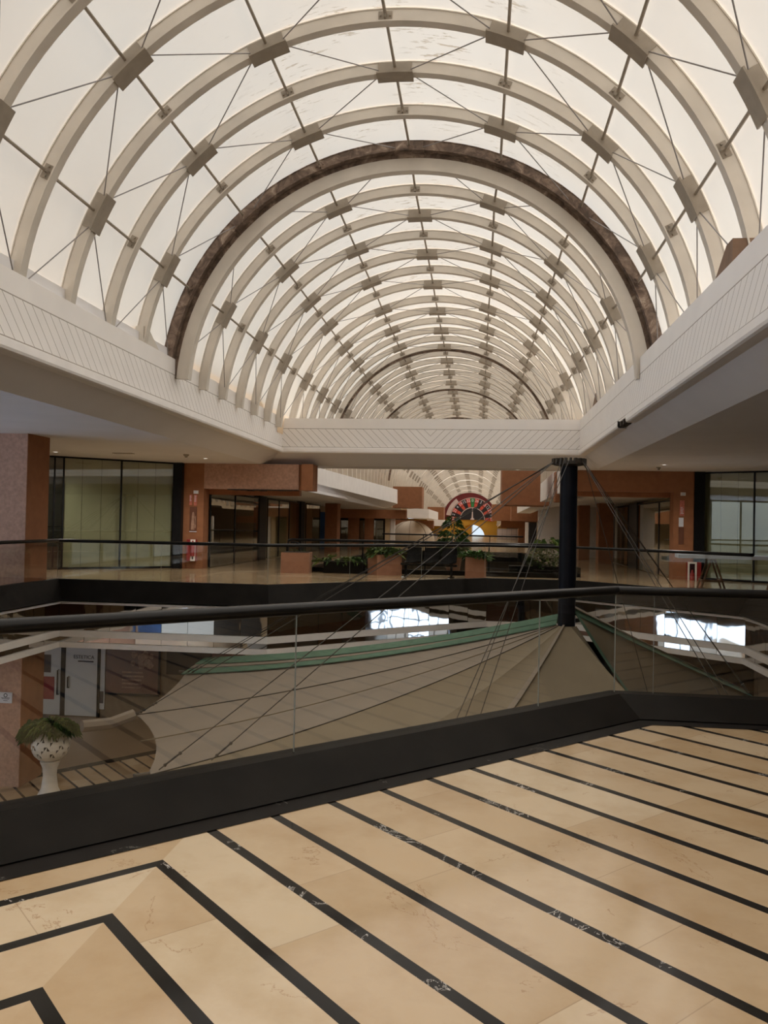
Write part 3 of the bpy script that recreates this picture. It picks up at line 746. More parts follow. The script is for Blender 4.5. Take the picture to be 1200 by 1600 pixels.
p = atZ(1109, 921, 0); q = atZ(1192, 924, 0)
trestle(p.x, p.y+.35, p.x+1.9, p.y+.15)

# ------------------------------------------------------------------ second opening: rail, planters, seats
def foliage(root, c, rx, ry, rz, num, ln, mats=('leaf', 'leaf2'), droop=.4, wid=.35, name='foliage', up=.6):
    c = Vector(c)
    for mi, mat in enumerate(mats):
        b = MB()
        for j in range(num//len(mats)):
            th = random.uniform(0, 2*pi); rr = sqrt(random.random()); p = c+Vector((rx*rr*cos(th), ry*rr*sin(th), rz*random.uniform(-.2, 1)*(1-rr*.5)))
            d = Vector((cos(th)*random.uniform(.3, 1), sin(th)*random.uniform(.3, 1), up*random.uniform(-.2, 1.2))).normalized(); l = ln*random.uniform(.6, 1.2)
            sd = d.cross(Vector((0, 0, 1))).normalized()*l*wid*.5; tip = p+d*l-Vector((0, 0, l*droop)); mid = p+d*l*.55-Vector((0, 0, l*droop*.15))
            b.add([p, mid+sd, tip, mid-sd], [(0, 1, 2), (0, 2, 3)])
        b.build(name, mat, root)
def planter(x, y, w, d, h, lab, kind=0, rz=0., plant=None):
    root = empty('planter', (x, y, 0), lab, 'planter', 'square terracotta planters on the far landing')
    T = Matrix.Translation((x, y, 0)) @ Matrix.Rotation(rz, 4, 'Z'); b = MB()
    b.box(-w/2, w/2, -d/2, d/2, 0, h, T); b.build('pot', 'terracotta', root)
    MB().box(-w/2+.04, w/2-.04, -d/2+.04, d/2-.04, h-.02, h+.012, T).build('soil', 'soil', root)
    if kind == 1: foliage(root, (x, y, h), w*.55, d*.55, .25, 300, .26, droop=.4, wid=.45)
    if kind == 2: foliage(root, (x, y, h), w*.6, d*.6, .15, 300, .24, mats=('leaf3', 'leaf'), droop=.3)
    if kind == 3: foliage(root, (x, y, h), w*.3, d*.3, .08, 26, .12, mats=('leaf',), droop=.2)
    return local(root)
q = atZ(461, 895, 0); planter(q.x, q.y+.2, .86, .86, .62, 'square terracotta planter with sparse sprouts beside the curved rail end', 3, .1)
q = atZ(606, 899, 0); planter(q.x-.14, q.y+.3, .8, .8, .62, 'square terracotta planter full of leaves left of the black seats', 1, .5)
q = atZ(733, 905, 0); planter(q.x+.18, q.y+.3, .60, .60, .63, 'square terracotta planter with low green leaves right of the black seats', 2)
# palm-like shrub behind that planter
q = atY(708, 880, 25.9); root = empty('potted_tree', (q.x, 25.9, 0), 'tall dark green shrub with drooping leaves behind the right planter', 'plant')
MB().lathe([(.0, 0), (.2, 0), (.28, .55), (.26, .55), (.0, .5)], (q.x, 25.9, 0), 18).build('pot', 'terracotta', root)
MB().tube([(q.x, 25.9, .4), (q.x-.05, 25.92, 1.0), (q.x+.02, 25.9, 1.75)], [.03, .022, .012], 6).build('stem', 'wood', root)
for zz, rr, num in ((.75, .45, 120), (1.0, .42, 120), (1.25, .32, 90), (1.5, .22, 60), (1.68, .10, 24)):
    foliage(root, (q.x-.02, 25.9, zz), rr, rr, .2, num, .24, droop=.6, wid=.28, up=.5, mats=('leaf',))
local(root)
# dark trough with plants between the left planters, and the bush behind the mast
a, c = atZ(466, 896, 0), atZ(585, 897, 0)
root = empty('plant_trough', ((a.x+c.x)/2, 24.75, 0), 'long low black trough of yellow-green plants between two terracotta planters', 'planter')
MB().box(a.x+.66, c.x-.34, 24.5, 24.95, 0, .36).build('trough', 'curb', root)
foliage(root, (a.x+1.1, 24.72, .34), .7, .16, .2, 90, .28, droop=.6); foliage(root, (c.x-.5, 24.72, .34), .2, .15, .1, 20, .2, droop=.6); local(root)
q = atY(850, 892, 26.0); root = empty('bush', (q.x, 26.0, 0), 'leafy green bush in a black trough just left of the mast', 'plant')
MB().box(q.x-1.1, q.x+1.1, 25.75, 26.25, 0, .3).build('trough', 'curb', root)
foliage(root, (q.x, 26, .35), .55, .22, .55, 420, .17, droop=.3, wid=.6); foliage(root, (q.x+.1, 26, .9), .3, .2, .4, 120, .3, droop=.8, wid=.15); local(root)
# beam seating
a, c = atZ(641, 901, 0), atZ(700, 905, 0); dv = Vector((c.x-a.x, 0)); 
sx, sy = a.x-.24, 24.1
root = empty('bench_seat', (sx+.8, sy, 0), 'row of three black plastic seats on one beam between terracotta planters', 'seat')
T = Matrix.Translation((sx, sy, 0)) @ Matrix.Rotation(-.25, 4, 'Z')
for k in range(3):
    x = .12+k*.54; b = MB()
    def shell(u, v):          # u across, v along the curve from the seat front up to the back top
        cu = (u-.5)*.46; w = 1-.25*max(0, v-.75)*abs(u-.5)*2
        if v < .45: yy, zz = -.42+v/.45*.40, .43-.03*sin(pi*v/.45)
        else: s_ = (v-.45)/.55; yy, zz = -.02+.10*s_+.03*sin(pi*s_), .43+.44*s_
        zz += .05*(abs(u-.5)*2)**2*(1 if v < .45 else 0); yy -= .05*(abs(u-.5)*2)**2*(1 if v >= .45 else 0)
        return T @ Vector((x+.23+cu*w, yy, zz))
    N1, N2 = 10, 16
    top = [shell(i/N1, j/N2) for j in range(N2+1) for i in range(N1+1)]; bot = [p_+Vector((0, .015, -.02)) for p_ in top]; m_ = N1+1
    fs = [(j*m_+i, j*m_+i+1, (j+1)*m_+i+1, (j+1)*m_+i) for j in range(N2) for i in range(N1)]
    b.add(top, fs); b.add(bot, [tuple(reversed(f)) for f in fs]); b.build('seat_shell', 'plastic', root, smooth=True)
MB().box(.0, 1.72, -.22, -.14, .34, .40, T).build('beam', 'black', root)
for x in (.15, 1.55):
    b = MB(); b.box(x-.03, x+.03, -.2, -.15, .02, .34, T); b.box(x-.025, x+.025, -.42, .06, .02, .05, T); b.build('leg', 'black', root)
    MB().box(x-.035, x+.035, -.45, -.38, 0, .03, T).build('foot', 'chrome', root)
for ch in root.children: ch.matrix_parent_inverse = Matrix.Translation(-Vector(root.location))
# rail of the second opening with its rounded end
def rail2(x0, x1, y, lab, rounded):
    root = empty('balustrade', (x0, y, 0), lab, 'balustrade')
    pts = [(x0+.28, y, .55), (x0+.26, y, .80)]+[] if not rounded else []
    if rounded:
        pts = [(x0, y, .12), (x0, y, .85)]+[(x0+.14-.14*cos(a_), y, .85+.14*sin(a_)) for a_ in (pi/6, pi/3, pi/2)]
        MB().tube([(x0+.40, y, .12), (x0+.40, y, .80), (x0+.36, y, .87), (x0+.28, y, .90), (x0+.1, y, .90)], .032, 10).build('end_post', 'black', root, smooth=True)
    else: pts = [(x0, y, .99)]
    MB().tube(pts+[(x1, y, .99)], .042, 12).build('handrail', 'black', root, smooth=True)
    q = max(1, round((x1-x0-.45)/2))
    for j in range(q):
        xa_, xb_ = x0+.45+(x1-x0-.45)*j/q, x0+.45+(x1-x0-.45)*(j+1)/q
        MB().box(xa_+.006, xb_-.006, y-.006, y+.006, .12, .96).build('glass_panel', 'glass', root)
        if j: MB().box(xa_-.02, xa_+.02, y-.02, y+.02, .12, .97).build('post', 'black', root)
    local(root)
q = atY(448, 850, 25.1); rail2(q.x, 2.3, 25.2, 'black rail with a rounded end behind the planters and black seats', True)
rail2(-5.2, 2.4, 44.0, 'distant black rail on the far side of the second opening', False)
b = MB(); b.box(-5.3, 2.5, 25.02, 25.2, -.35, .14); b.box(-5.3, 2.5, 43.9, 44.1, -.35, .14); b.box(-5.3, -5.1, 25, 44, -.35, .14); b.box(2.3, 2.5, 25, 44, -.35, .14); b.build('baseboard_second_opening', 'curb', **S)
# stepped landings beyond the second opening on the right
b = MB()
b.box(-1.0, 2.3, 30, 36, -.95, -.62); b.build('stair_landing', 'curb', **S)
b = MB(); b.box(-1.0, 2.3, 30.1, 36, -.61, -.60); b.build('floor_stair_landing', 'floor', **S)

# ------------------------------------------------------------------ beams and boxes round the second opening
def slopebeam(name, a0, b0, a1, b1, depth, mat='white'):   # a0/b0 top & bottom of the near end, a1/b1 of the far end
    b = MB(); dv = Vector((depth, 0, 0))
    b.quadbox(b0, b1, a1, a0, dv); return b.build(name, mat, **S)
A0, B0, A1, B1 = atY(491, 729, 28), atY(491, 755, 28), atY(621, 765, 45), atY(621, 787, 45)
ext = lambda p, q, t: q+(p-q)*t
slopebeam('beam_second_left', ext(A0, A1, 1.1), ext(B0, B1, 1.1), A1, B1, -.8)
C0, C1 = atY(500, 771, 28), atY(612, 795, 45)
b = MB(); b.add([ext(B0, B1, 1.1), B1, C1+Vector((-.3, 0, 0)), ext(C0, C1, 1.1)+Vector((-.5, 0, 0))], [(0, 1, 2, 3)]); b.build('ceiling_slope_second_left', 'ceil', **S)
A2, B2, A3, B3 = atY(868, 735, 30), atY(868, 773, 30), atY(808, 789, 50), atY(808, 802, 50)
slopebeam('beam_second_right', ext(A2, A3, 1.05), ext(B2, B3, 1.05), A3, B3, .8)
b = MB(); C2, C3 = atY(880, 783, 30), atY(826, 801, 50)
b.add([ext(B2, B3, 1.05), B3, C3, ext(C2, C3, 1.05)+Vector((.6, 0, 0))], [(0, 1, 2, 3)]); b.build('ceiling_slope_second_right', 'ceil', **S)
def pbox(name, x0, y0, x1, y1, Y, dep, mat):
    a, c = atY(x0, y0, Y), atY(x1, y1, Y); return MB().box(min(a.x, c.x), max(a.x, c.x), Y, Y+dep, min(a.z, c.z), max(a.z, c.z)).build(name, mat, **S)
pbox('wall_box_left', 614, 760, 659, 794, 46, 1.6, 'brown'); pbox('wall_band_left', 520, 795, 634, 811, 46.5, .8, 'brown')
pbox('beam_third_left', 636, 795, 670, 810, 52, 12, 'white'); pbox('wall_box_left_far', 668, 792, 693, 812, 72, 3, 'brown')
pbox('wall_band_left_far', 610, 812, 677, 826, 62, 1, 'brown'); pbox('beam_fourth_left', 677, 812, 694, 822, 84, 10, 'white')
pbox('wall_box_right', 785, 715, 844, 784, 31, 2.0, 'brown'); 
b = MB(); a, c = atY(786, 783, 30.8), atY(858, 790, 30.8); b.box(a.x, c.x, 30.8, 33.2, c.z, a.z); b.build('trim_box_foot', 'brown', **S)
pbox('wall_band_right', 799, 787, 905, 816, 51, 1.0, 'brown'); pbox('wall_box_right_far', 769, 788, 799, 814, 72, 3, 'brown')
pbox('wall_band_right_far', 783, 814, 840, 826, 74, 1.0, 'brown'); pbox('wall_pier_right', 810, 826, 821, 853, 78, 1, 'brown')
pbox('wall_return_right', 868, 737, 902, 785, 29.5, .6, 'brown')
pbox('wall_tiled_right', 777, 826, 811, 856, 96, .5, 'tilegrid')
# shop row beyond, left
for nm, x0, x1, mat in (('wall_shop_dark', 526, 606, 'dark'), ('column_shop_one', 544, 560, 'brown'), ('column_shop_two', 570, 583, 'brown'), ('column_shop_pale', 602, 608, 'tan'), ('column_shop_white', 610.5, 616, 'white')):
    pbox(nm, x0, 809, x1, 866, 47.2 if 'dark' in nm else 46.9, .25, mat)
for j, (x0, x1) in enumerate(((533, 543), (562, 569), (584, 598))): pbox('window_shop_%d' % (j+1), x0, 813, x1, 864, 46.95, .05, 'shopglass'); pbox('wall_shop_panel_%d' % (j+1), x0, 813, x1, 864, 47.1, .05, 'shopwall')
pbox('wall_blue_window', 500, 800, 509, 868, 48, .1, 'blue')
# shop row beyond, right
for j, (x0, x1, mat) in enumerate(((821, 826, 'white'), (826, 838, 'dark'), (838, 841, 'tan'), (841, 846, 'dark'), (846, 849, 'white'), (849, 857, 'dark'), (857, 862, 'brown'), (862, 867, 'dark'))):
    pbox('wall_shop_right_%d' % (j+1), x0, 816, x1, 860, 62, .3, mat)
b = MB(); b.box(XL, XR, 46, 46.3, ZL, -.02); b.build('wall_lower_second_end', 'shopwall', **S)
b = MB(); b.box(8, 14, 60, 60.2, 0, 4); b.build('wall_right_second', 'dark', **S)

# half-dome kiosk canopy
c0 = atY(642, 851, 58); root = empty('kiosk_dome', (c0.x, 58, 0), 'pale fabric half dome of a kiosk beyond the second rail', 'kiosk')
Rk = 1.72; zb = atY(642, 846, 58).z; b = MB(); prof = [(Rk*cos(a_), zb+Rk*.86*sin(a_)) for a_ in [pi/2*j/12 for j in range(13)]]
b.lathe(prof, (c0.x, 58, 0), 32); b.build('dome', 'dome', root, smooth=True)
MB().lathe([(Rk-.02, 0.0), (Rk-.02, zb)], (c0.x, 58, 0), 32).build('base', 'dome', root)
for k in range(8):
    an = pi*k/8*2; MB().tube([(c0.x+(Rk+.01)*cos(a_)*cos(an), 58+(Rk+.01)*cos(a_)*sin(an), zb+(Rk+.01)*.86*sin(a_)) for a_ in [pi/2*j/10 for j in range(11)]], .015, 5).build('seam', 'shopwall', root)
local(root)

# ------------------------------------------------------------------ far end: yellow wall and the roulette wheel sign
YF = 134.
wc = atY(738, 812.3, YF); 
pl = atY(636, 812, YF-1).x; pr_ = atY(792, 812, YF-1).x; zt = wc.z
ga0, ga1 = atY(737, 850, YF-1).x, atY(757, 850, YF-1).x; gz = atY(747, 820, YF-1).z; zbot = -3.5
b = MB(); cx = ga0; rr = ga1-ga0
prof = [(pl, zbot), (cx-rr, zbot), (cx-rr, gz-rr)] + [(cx+rr*cos(a_), gz-rr+rr*sin(a_)) for a_ in [pi-pi*j/20 for j in range(1, 21)]] + [(cx+rr, zbot), (pr_, zbot), (pr_, zt), (pl, zt)]
tris = tessellate_polygon([[Vector((x, z, 0)) for x, z in prof]])
b.add([(x, YF-1, z) for x, z in prof], [tuple(t) for t in tris]); nP = len(prof)
b.add([(x, y, z) for y in (YF-1, YF-.4) for x, z in prof], [(i, (i+1) % nP, nP+(i+1) % nP, nP+i) for i in range(nP)])
b.build('wall_far_yellow', 'yellow', **S)
b = MB(); b.box(cx-rr-.2, cx, YF-.6, YF-.4, zbot, gz+.2); b.build('door_far_yellow', 'yellow', **S)
b = MB(); b.box(cx-rr, cx+rr, YF-.75, YF-.65, gz-rr*1.05, gz-rr*.98); b.box(cx+rr*.02, cx+rr*.06, YF-.75, YF-.65, zbot, gz); b.build('trim_arch_bar', 'white', **S)
b = MB(); b.box(-40, pl+.1, YF-.5, YF, -5, 7); b.box(pr_-.1, 40, YF-.5, YF, -5, 7); b.build('wall_far', 'shopwall', **S)
b = MB(); N = 48
# the sign: every ring is a flat board of its own, stepped forward
root = empty('roulette_sign', (wc.x, YF-1, zt), 'giant half roulette wheel sign above the yellow far wall', 'sign')
u = 42.0/FPX*YF/1.0; RW = u*1.08
def half(r0, r1, a0, a1, y, th, N=24):
    b = MB(); b.arcband(r0, r1, y, y+th, a0, a1, N, zt, wc.x); return b
half(RW*.70, RW, -pi/2, pi/2, YF-1.1, .1, 48).build('outer_rim', 'wheelred', root)
half(RW*.765, RW*.90, radians(-80), radians(-38), YF-1.14, .04).build('rim_highlight_band', 'wheelpale', root)
half(RW*.42, RW*.735, -pi/2, pi/2, YF-1.16, .06, 48).build('pocket_ring', 'wheelblack', root)
half(.02, RW*.40, -pi/2, pi/2, YF-1.17, .06, 32).build('hub', 'wheelblack', root)
half(RW*.40, RW*.425, -pi/2, pi/2, YF-1.18, .06, 48).build('inner_hoop', 'wheelpale', root)
half(RW*.735, RW*.755, -pi/2, pi/2, YF-1.18, .06, 48).build('outer_hoop', 'wheelpale', root)
seq = ['19', '15', '32', '0', '26', '3', '35']
nums = ['25', '2', '21', '4', '19', '15', '32', '0', '26', '3', '35', '12', '28', '7', '29']
st = pi/ (len(nums)-.6)
for k, s_ in enumerate(nums):
    a = (k-7)*st; mat = 'wheelgreen' if s_ == '0' else ('wheelred2' if (k % 2 == 0) == (k > 7) or False else 'wheelblack')
    mat = 'wheelgreen' if k == 7 else ('wheelred2' if (k-7) % 2 else 'wheelblack') if k < 7 else ('wheelred2' if (k-7) % 2 else 'wheelblack')
    half(RW*.58, RW*.73, a-st*.47, a+st*.47, YF-1.2, .05, 4).build('number_pocket', mat, root)
    half(RW*.44, RW*.565, a-st*.45, a+st*.45, YF-1.2, .05, 4).build('ball_pocket', mat, root)
    rm = RW*.655
    text(s_, RW*.13, 'paper', root, (wc.x+rm*sin(a), YF-1.21, zt+rm*cos(a)), (pi/2, a, 0), 'number', .01)
MB().tube([(wc.x, YF-1.3, zt+.1), (wc.x, YF-1.3, zt+RW*.42)], [.16, .05], 10).build('spindle', 'wheelpale', root, smooth=True)
MB().lathe([(0, -.02), (.35, 0), (.3, .22), (0, .3)], (wc.x, YF-1.35, zt), 16).build('spindle_foot', 'wheelpale', root, smooth=True)
for ch in root.children: ch.matrix_parent_inverse = Matrix.Translation(-Vector(root.location))
b = MB(); rv = 4.7; b.add([(AX+x*.0+wc.x-AX, YF, zt)]+[(wc.x+5.2*sin(radians(-90+180*k/40)), YF, zt+5.2*cos(radians(-90+180*k/40))) for k in range(41)], [(0, k+1, k+2) for k in range(40)]); b.build('wall_far_lunette', 'wheelred', **S)

# ------------------------------------------------------------------ mast, cables and the tent on the floor below
MX, MY = 1.56, 14.5
mast = empty('tent_mast', (MX, MY, ZL), 'blue-black round steel mast with dark stay cables rising through the tent', 'mast')
MB().lathe([(.15, ZL), (.15, 2.70), (.15, 2.705), (0, 2.71)], (MX, MY, 0), 32).build('pole', 'mast', mast, smooth=True)
b = MB(); b.lathe([(.15, 2.62), (.26, 2.64), (.26, 2.70), (.15, 2.72)], (MX, MY, 0), 24)
for k in range(20): an = 2*pi*k/20; b.box(.22, .30, -.02, .02, 2.65, 2.75, Matrix.Translation((MX, MY, 0)) @ Matrix.Rotation(an, 4, 'Z'))
b.build('cable_ring', 'cable', mast)
ZE = -1.85
A = atZ(290, 1052, -1.75); B = atZ(213, 1117, ZE); C = atZ(228, 1213, ZE); G = atZ(1172, 1088, -1.75)
AP = Vector((MX, MY, -.17))
D1 = Vector((C.x+1.7, 8.6, ZE)); E1 = Vector((-.9, 8.2, ZE)); F1 = Vector((3.4, 9.6, ZE)); G2 = atZ(1030, 1148, -1.95)
A2_ = A+Vector((.6, .7, -.05)); K = Vector((1.5, 18.6, -1.75))
tent = empty('tent_canopy', (MX, MY, ZL), 'beige stretched canvas tent with green trims hanging from the mast below', 'tent')
def sag(p, q, t, s): 
    v = p.lerp(q, t); return v+Vector((0, 0, -s*4*t*(1-t)))
def tent_panel(p, q, mat, name, sg=(.22, .22), edge=.12, N=16, inner=.17, r0=0.0, ap=None):
    AP = globals()['AP'] if ap is None else ap
    b = MB(); mid = (p+q)/2; inw = (AP-mid); inw.z = 0; inw.normalize(); vs = []
    for j in range(N+1):
        t = r0+(1-r0)*j/N
        for i in range(N+1):
            s = i/N; e = p.lerp(q, s)+inw*(edge*4*s*(1-s)*(p-q).length*.25)
            d = e-AP; st_ = AP+Vector((d.x, d.y, 0)).normalized()*inner
            v = st_.lerp(e, t); v.z -= (sg[0]+(sg[1]-sg[0])*s)*4*t*(1-t)*(.75+.25*4*s*(1-s)); v.z += .0
            vs.append(v)
    m_ = N+1; fs = [(j*m_+i, j*m_+i+1, (j+1)*m_+i+1, (j+1)*m_+i) for j in range(N) for i in range(N)]
    b.add(vs, fs); b.add([Vector(v)+Vector((0, 0, -.012)) for v in vs], [tuple(reversed(f)) for f in fs])
    return b.build(name, mat, tent, smooth=True)
APR = AP+Vector((0, 0, .20))
SG = dict(A=.22, B=.22, C=.27, D=.33, E=.30, F=.20, H=.10, G=.03)
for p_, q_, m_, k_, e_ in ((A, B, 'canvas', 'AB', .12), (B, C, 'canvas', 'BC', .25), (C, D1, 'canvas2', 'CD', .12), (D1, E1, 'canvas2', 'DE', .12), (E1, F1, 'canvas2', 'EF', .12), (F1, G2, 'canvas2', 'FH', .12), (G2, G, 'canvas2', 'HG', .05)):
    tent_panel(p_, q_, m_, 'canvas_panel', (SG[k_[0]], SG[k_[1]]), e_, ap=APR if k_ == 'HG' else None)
def ridge(q, off, w, mat, name, sg=.22, t0=.0, t1=1., lift=.03, N=20, top=None, tilt=0., ap=None):
    AP = globals()['AP'] if ap is None else ap     # a strip of cloth along the line from the mast to q
    b = MB(); d = (q-AP); d2 = Vector((d.x, d.y, 0)).normalized(); sd = Vector((-d2.y, d2.x, 0)); st_ = AP+d2*.17
    vs = []
    for j in range(N+1):
        t = t0+(t1-t0)*j/N; c = st_.lerp(q, t); c.z -= sg*4*t*(1-t)*.75; c.z += lift if top is None else top+(lift-top)*min(1, t*1.2)
        ww = w*(.25+.75*min(1, t*1.3)) if isinstance(w, float) else w[0]
        o_ = off*(.15+.85*t)
        for s_ in (-.5, .5):
            for dz_ in (0, -.015): vs.append(c+sd*(o_+s_*ww)+Vector((0, 0, dz_+s_*tilt)))
    fs = []
    for j in range(N):
        k_ = j*4; fs += [(k_, k_+2, k_+6, k_+4), (k_+1, k_+5, k_+7, k_+3), (k_, k_+4, k_+5, k_+1), (k_+2, k_+3, k_+7, k_+6)]
    b.add(vs, fs); return b.build(name, mat, tent)
ridge(A, -.50, .36, 'green', 'green_trim', lift=.20, top=.14, tilt=-.09); ridge(A, -.24, .20, 'canvas', 'pale_trim', lift=.12, top=.08, tilt=-.04); ridge(A, .02, .26, 'green', 'green_trim', lift=.05, tilt=-.065)
ridge(G, .34, .40, 'canvas', 'pale_trim', sg=.03, lift=.15, top=.14, tilt=.06, ap=APR); ridge(G, .04, .30, 'green', 'green_trim', sg=.03, lift=.06, top=.06, tilt=.12, ap=APR)
ridge(G2, 0., .26, 'green', 'green_trim', sg=.10, lift=.04, top=.03, tilt=.06, ap=APR); ridge(E1, 0, .14, 'canvas', 'pale_trim', sg=.30, lift=.03)
for q in (B,): ridge(q, 0, .03, 'cable', 'seam', lift=.012)
ridge(C, 0., .02, 'cable', 'seam', sg=.27, lift=.012); ridge((B+C)/2, 0, .015, 'canvas2', 'seam', sg=.25, lift=.012)
for q, sg in ((A, 0), (B, 0), (C, 0)):
    b = MB(); dd = (q-AP); dd.z = 0; dd.normalize(); b.tube([q-dd*.05+Vector((0, 0, .02)), q+dd*.16+Vector((0, 0, .02))], .035, 8); b.build('corner_fitting', 'cable', tent)
local(tent)
# canvas strap from the tent's left tip to the wall
b = MB(); w0 = atZ(128, 1135, -1.9); b.tube([B+Vector((-.05, 0, 0)), B.lerp(w0, .5)+Vector((0, 0, -.05)), w0], .085, 8, ry=.10)
tag(b.build('tent_strap', 'canvas'), 'rolled beige canvas strap from the tent tip towards the door', 'strap')
# stay cables
def cable(p, q, r=.011, fit=True):
    b = MB(); b.tube([p, q], r, 6)
    o = b.build('stay_cable', 'cable', mast)
    if fit:
        d = (p-q).normalized(); f = MB(); f.tube([q+d*.10, q+d*.32], .012, 6); f.tube([q+d*.32, q+d*.35], .022, 6); f.tube([q+d*.08, q+d*.11], .022, 6); f.build('turnbuckle', 'cable', o)
top = lambda an: Vector((MX+.27*cos(an), MY+.27*sin(an), 2.70))
for an, px, py, z in ((3.3, 248, 1203, -1.72), (3.45, 330, 1188, -1.70), (2.9, 213, 1117, -1.8), (3.05, 218, 1114, -1.8), (2.6, 290, 1052, -1.7), (2.75, 296, 1053, -1.7)):
    cable(top(an), atZ(px, py, z), .0075)
for an, q in ((4.1, atZ(684, 1236, ZE)), (4.3, atZ(712, 1234, ZE)), (4.6, E1+Vector((.3, 1, .25))), (5.6, F1+Vector((.2, 0, .1))), (5.8, F1+Vector((.35, .1, .1))), (.1, G2), (.2, G), (.5, G+Vector((.05, .1, 0)))):
    cable(top(an), q, .0065)
local(mast)

# ------------------------------------------------------------------ the floor below: walls, shops, doors, urn
YW = 22.8
b = MB(); b.box(-16, 8, YW, YW+.3, ZL, -1.36); b.build('wall_lower_far', 'shopwall', **S)
b = MB(); b.box(-17, 16, -4.2, -4.0, ZL, -1.36); b.build('wall_lower_back', 'tan', **S)
# left wall with the bright exit, right wall with a gridded exit
xl, xr = -17., 15.
b = MB(); b.box(xl-.3, xl, YB, 9.2, ZL, -1.36); b.box(xl-.3, xl, 14.9, 46, ZL, -1.36); b.box(xl-.3, xl, 9.2, 14.9, -1.95, -1.36); b.build('wall_lower_left', 'pink', **S)
b = MB(); b.box(xr, xr+.3, YB, 15.4, ZL, -1.36); b.box(xr, xr+.3, 20.2, 46, ZL, -1.36); b.box(xr, xr+.3, 15.4, 20.2, -2.0, -1.36); b.build('wall_lower_right', 'brown', **S)
b = MB()
for y in (9.2, 11.6, 13.2, 14.8): b.box(xl-.1, xl-.02, y, y+.09, ZL, -1.95)
b.box(xl-.1, xl-.02, 9.2, 14.9, -2.5, -2.44); b.build('window_frame_exit_left', 'post', **S)
b = MB()
for k in range(9): b.box(xr+.02, xr+.1, 15.4+k*.6, 15.48+k*.6, ZL, -2.0)
for z in (-2.45, -2.9, -3.4): b.box(xr+.02, xr+.1, 15.4, 20.2, z, z+.06)
b.build('window_frame_exit_right', 'white', **S)
for j, (x0, x1, mat) in enumerate(((-16.9, -15.2, 'blue'), (-15, -13.2, 'doorwhite'), (-12.6, -11, 'dark'), (-10.6, -9.4, 'doorwhite'), (-9, -6.5, 'dark'), (-6, -4.5, 'blue'), (-4, -1, 'dark'), (0, 3, 'poster'))):
    b = MB(); b.box(x0, x1, -4.02, -3.97, ZL, -1.8); b.build('wall_lower_shop_%d' % (j+1), mat, **S)
pw = lambda px, py: atY(px, py, YW-.02)
def wbox(name, x0, y0, x1, y1, mat, dep=.02, Y=YW, **pr):
    a, c = atY(x0, y0, Y), atY(x1, y1, Y); return MB().box(a.x, c.x, Y-dep, Y, c.z, a.z).build(name, mat, **pr)
zt_ = atY(130, 1000, YW).z
# white shop doors
def shop_door(x0, x1, lab, hx, letter):
    a, c = atY(x0, 1005, YW), atY(x1, 1121, YW); root = empty('shop_door', ((a.x+c.x)/2, YW, ZL), lab, 'door')
    MB().box(a.x, c.x, YW-.06, YW-.01, ZL+.02, -1.75).build('leaf', 'doorwhite', root)
    b = MB(); b.box(a.x-.07, a.x, YW-.08, YW, ZL, -1.7); b.box(c.x, c.x+.07, YW-.08, YW, ZL, -1.7); b.box(a.x-.07, c.x+.07, YW-.08, YW, -1.75, -1.68); b.build('door_frame', 'post', root)
    h = atY(hx, 1065, YW); b = MB(); L = .16 if letter else .36
    b.tube([(h.x, YW-.06, h.z+L), (h.x, YW-.13, h.z+L), (h.x, YW-.13, h.z-L), (h.x, YW-.06, h.z-L)], .018, 8); b.build('handle', 'post', root)
    local(root)
    if letter:
        p = atY(131, 1027, YW-.07); text('ESTETICA', .15, 'ink', root, (p.x-root.location.x, -.068, p.z-ZL), (pi/2, 0, 0))
        p = atY(133, 1033, YW-.07); b = MB(); b.box(p.x-.22-root.location.x, p.x+.26-root.location.x, -.068, -.062, p.z-ZL-.03, p.z-ZL+.01); b.build('small_print', 'ink', root)
    return root
shop_door(105, 152, 'white shop door with grey lettering and a small handle on the floor below', 109, True)
gd = shop_door(69, 95, 'glazed white shop door with a long dark pull handle, dark picture and red panel behind its glass', 93, False)
for nm_, q_, mt_ in (('dark_picture', (70, 1022, 81, 1050), 'ink'), ('red_panel', (70, 1056, 86, 1092), 'red')):
    o = wbox(nm_, *q_, mt_, .075); o.parent = gd; o.matrix_parent_inverse = Matrix.Translation(-Vector(gd.location))
a, c = atY(158.5, 1010, YW), atY(163.5, 1108, YW); root = empty('banner', ((a.x+c.x)/2, YW, c.z), 'narrow white banner with dark letters right of the lettered door', 'banner')
MB().box(a.x, c.x, YW-.04, YW-.01, c.z, a.z-.0).build('sheet', 'doorwhite', root); p = atY(159.5, 1085, YW); MB().box(p.x-.06, p.x+.06, YW-.05, YW-.04, p.z-.25, p.z+.1).build('print', 'ink', root); local(root)
a, c = atY(168, 1000, YW), atY(251, 1085, YW); root = empty('poster', ((a.x+c.x)/2, YW, c.z), 'large framed brown poster with pale print on the wall below', 'poster')
MB().box(a.x, c.x, YW-.05, YW-.01, c.z, -1.5).build('print', 'poster', root)
b = MB(); b.box(a.x, c.x, YW-.08, YW-.05, c.z-.06, c.z); b.box(c.x-.06, c.x, YW-.08, YW-.05, c.z, -1.5); b.build('frame', 'post', root)
b = MB()
for j in range(5):
    z = c.z+.15+.11*j; b.box(a.x+.5, c.x-.45-random.random()*.2, YW-.056, YW-.05, z, z+.045)
b.build('text_lines', 'posterpale', root)
b = MB()
for j in range(16):
    x = c.x-.5+random.uniform(-.45, .25); z = c.z+1.0+random.uniform(-.3, .5); r_ = random.uniform(.05, .12)
    b.add([(x+r_*cos(2*pi*k/9)*random.uniform(.7, 1.2), YW-.053-j*.0002, z+r_*sin(2*pi*k/9)) for k in range(9)], [tuple(range(9))])
b.build('flower_print', 'posterpale', root); local(root)
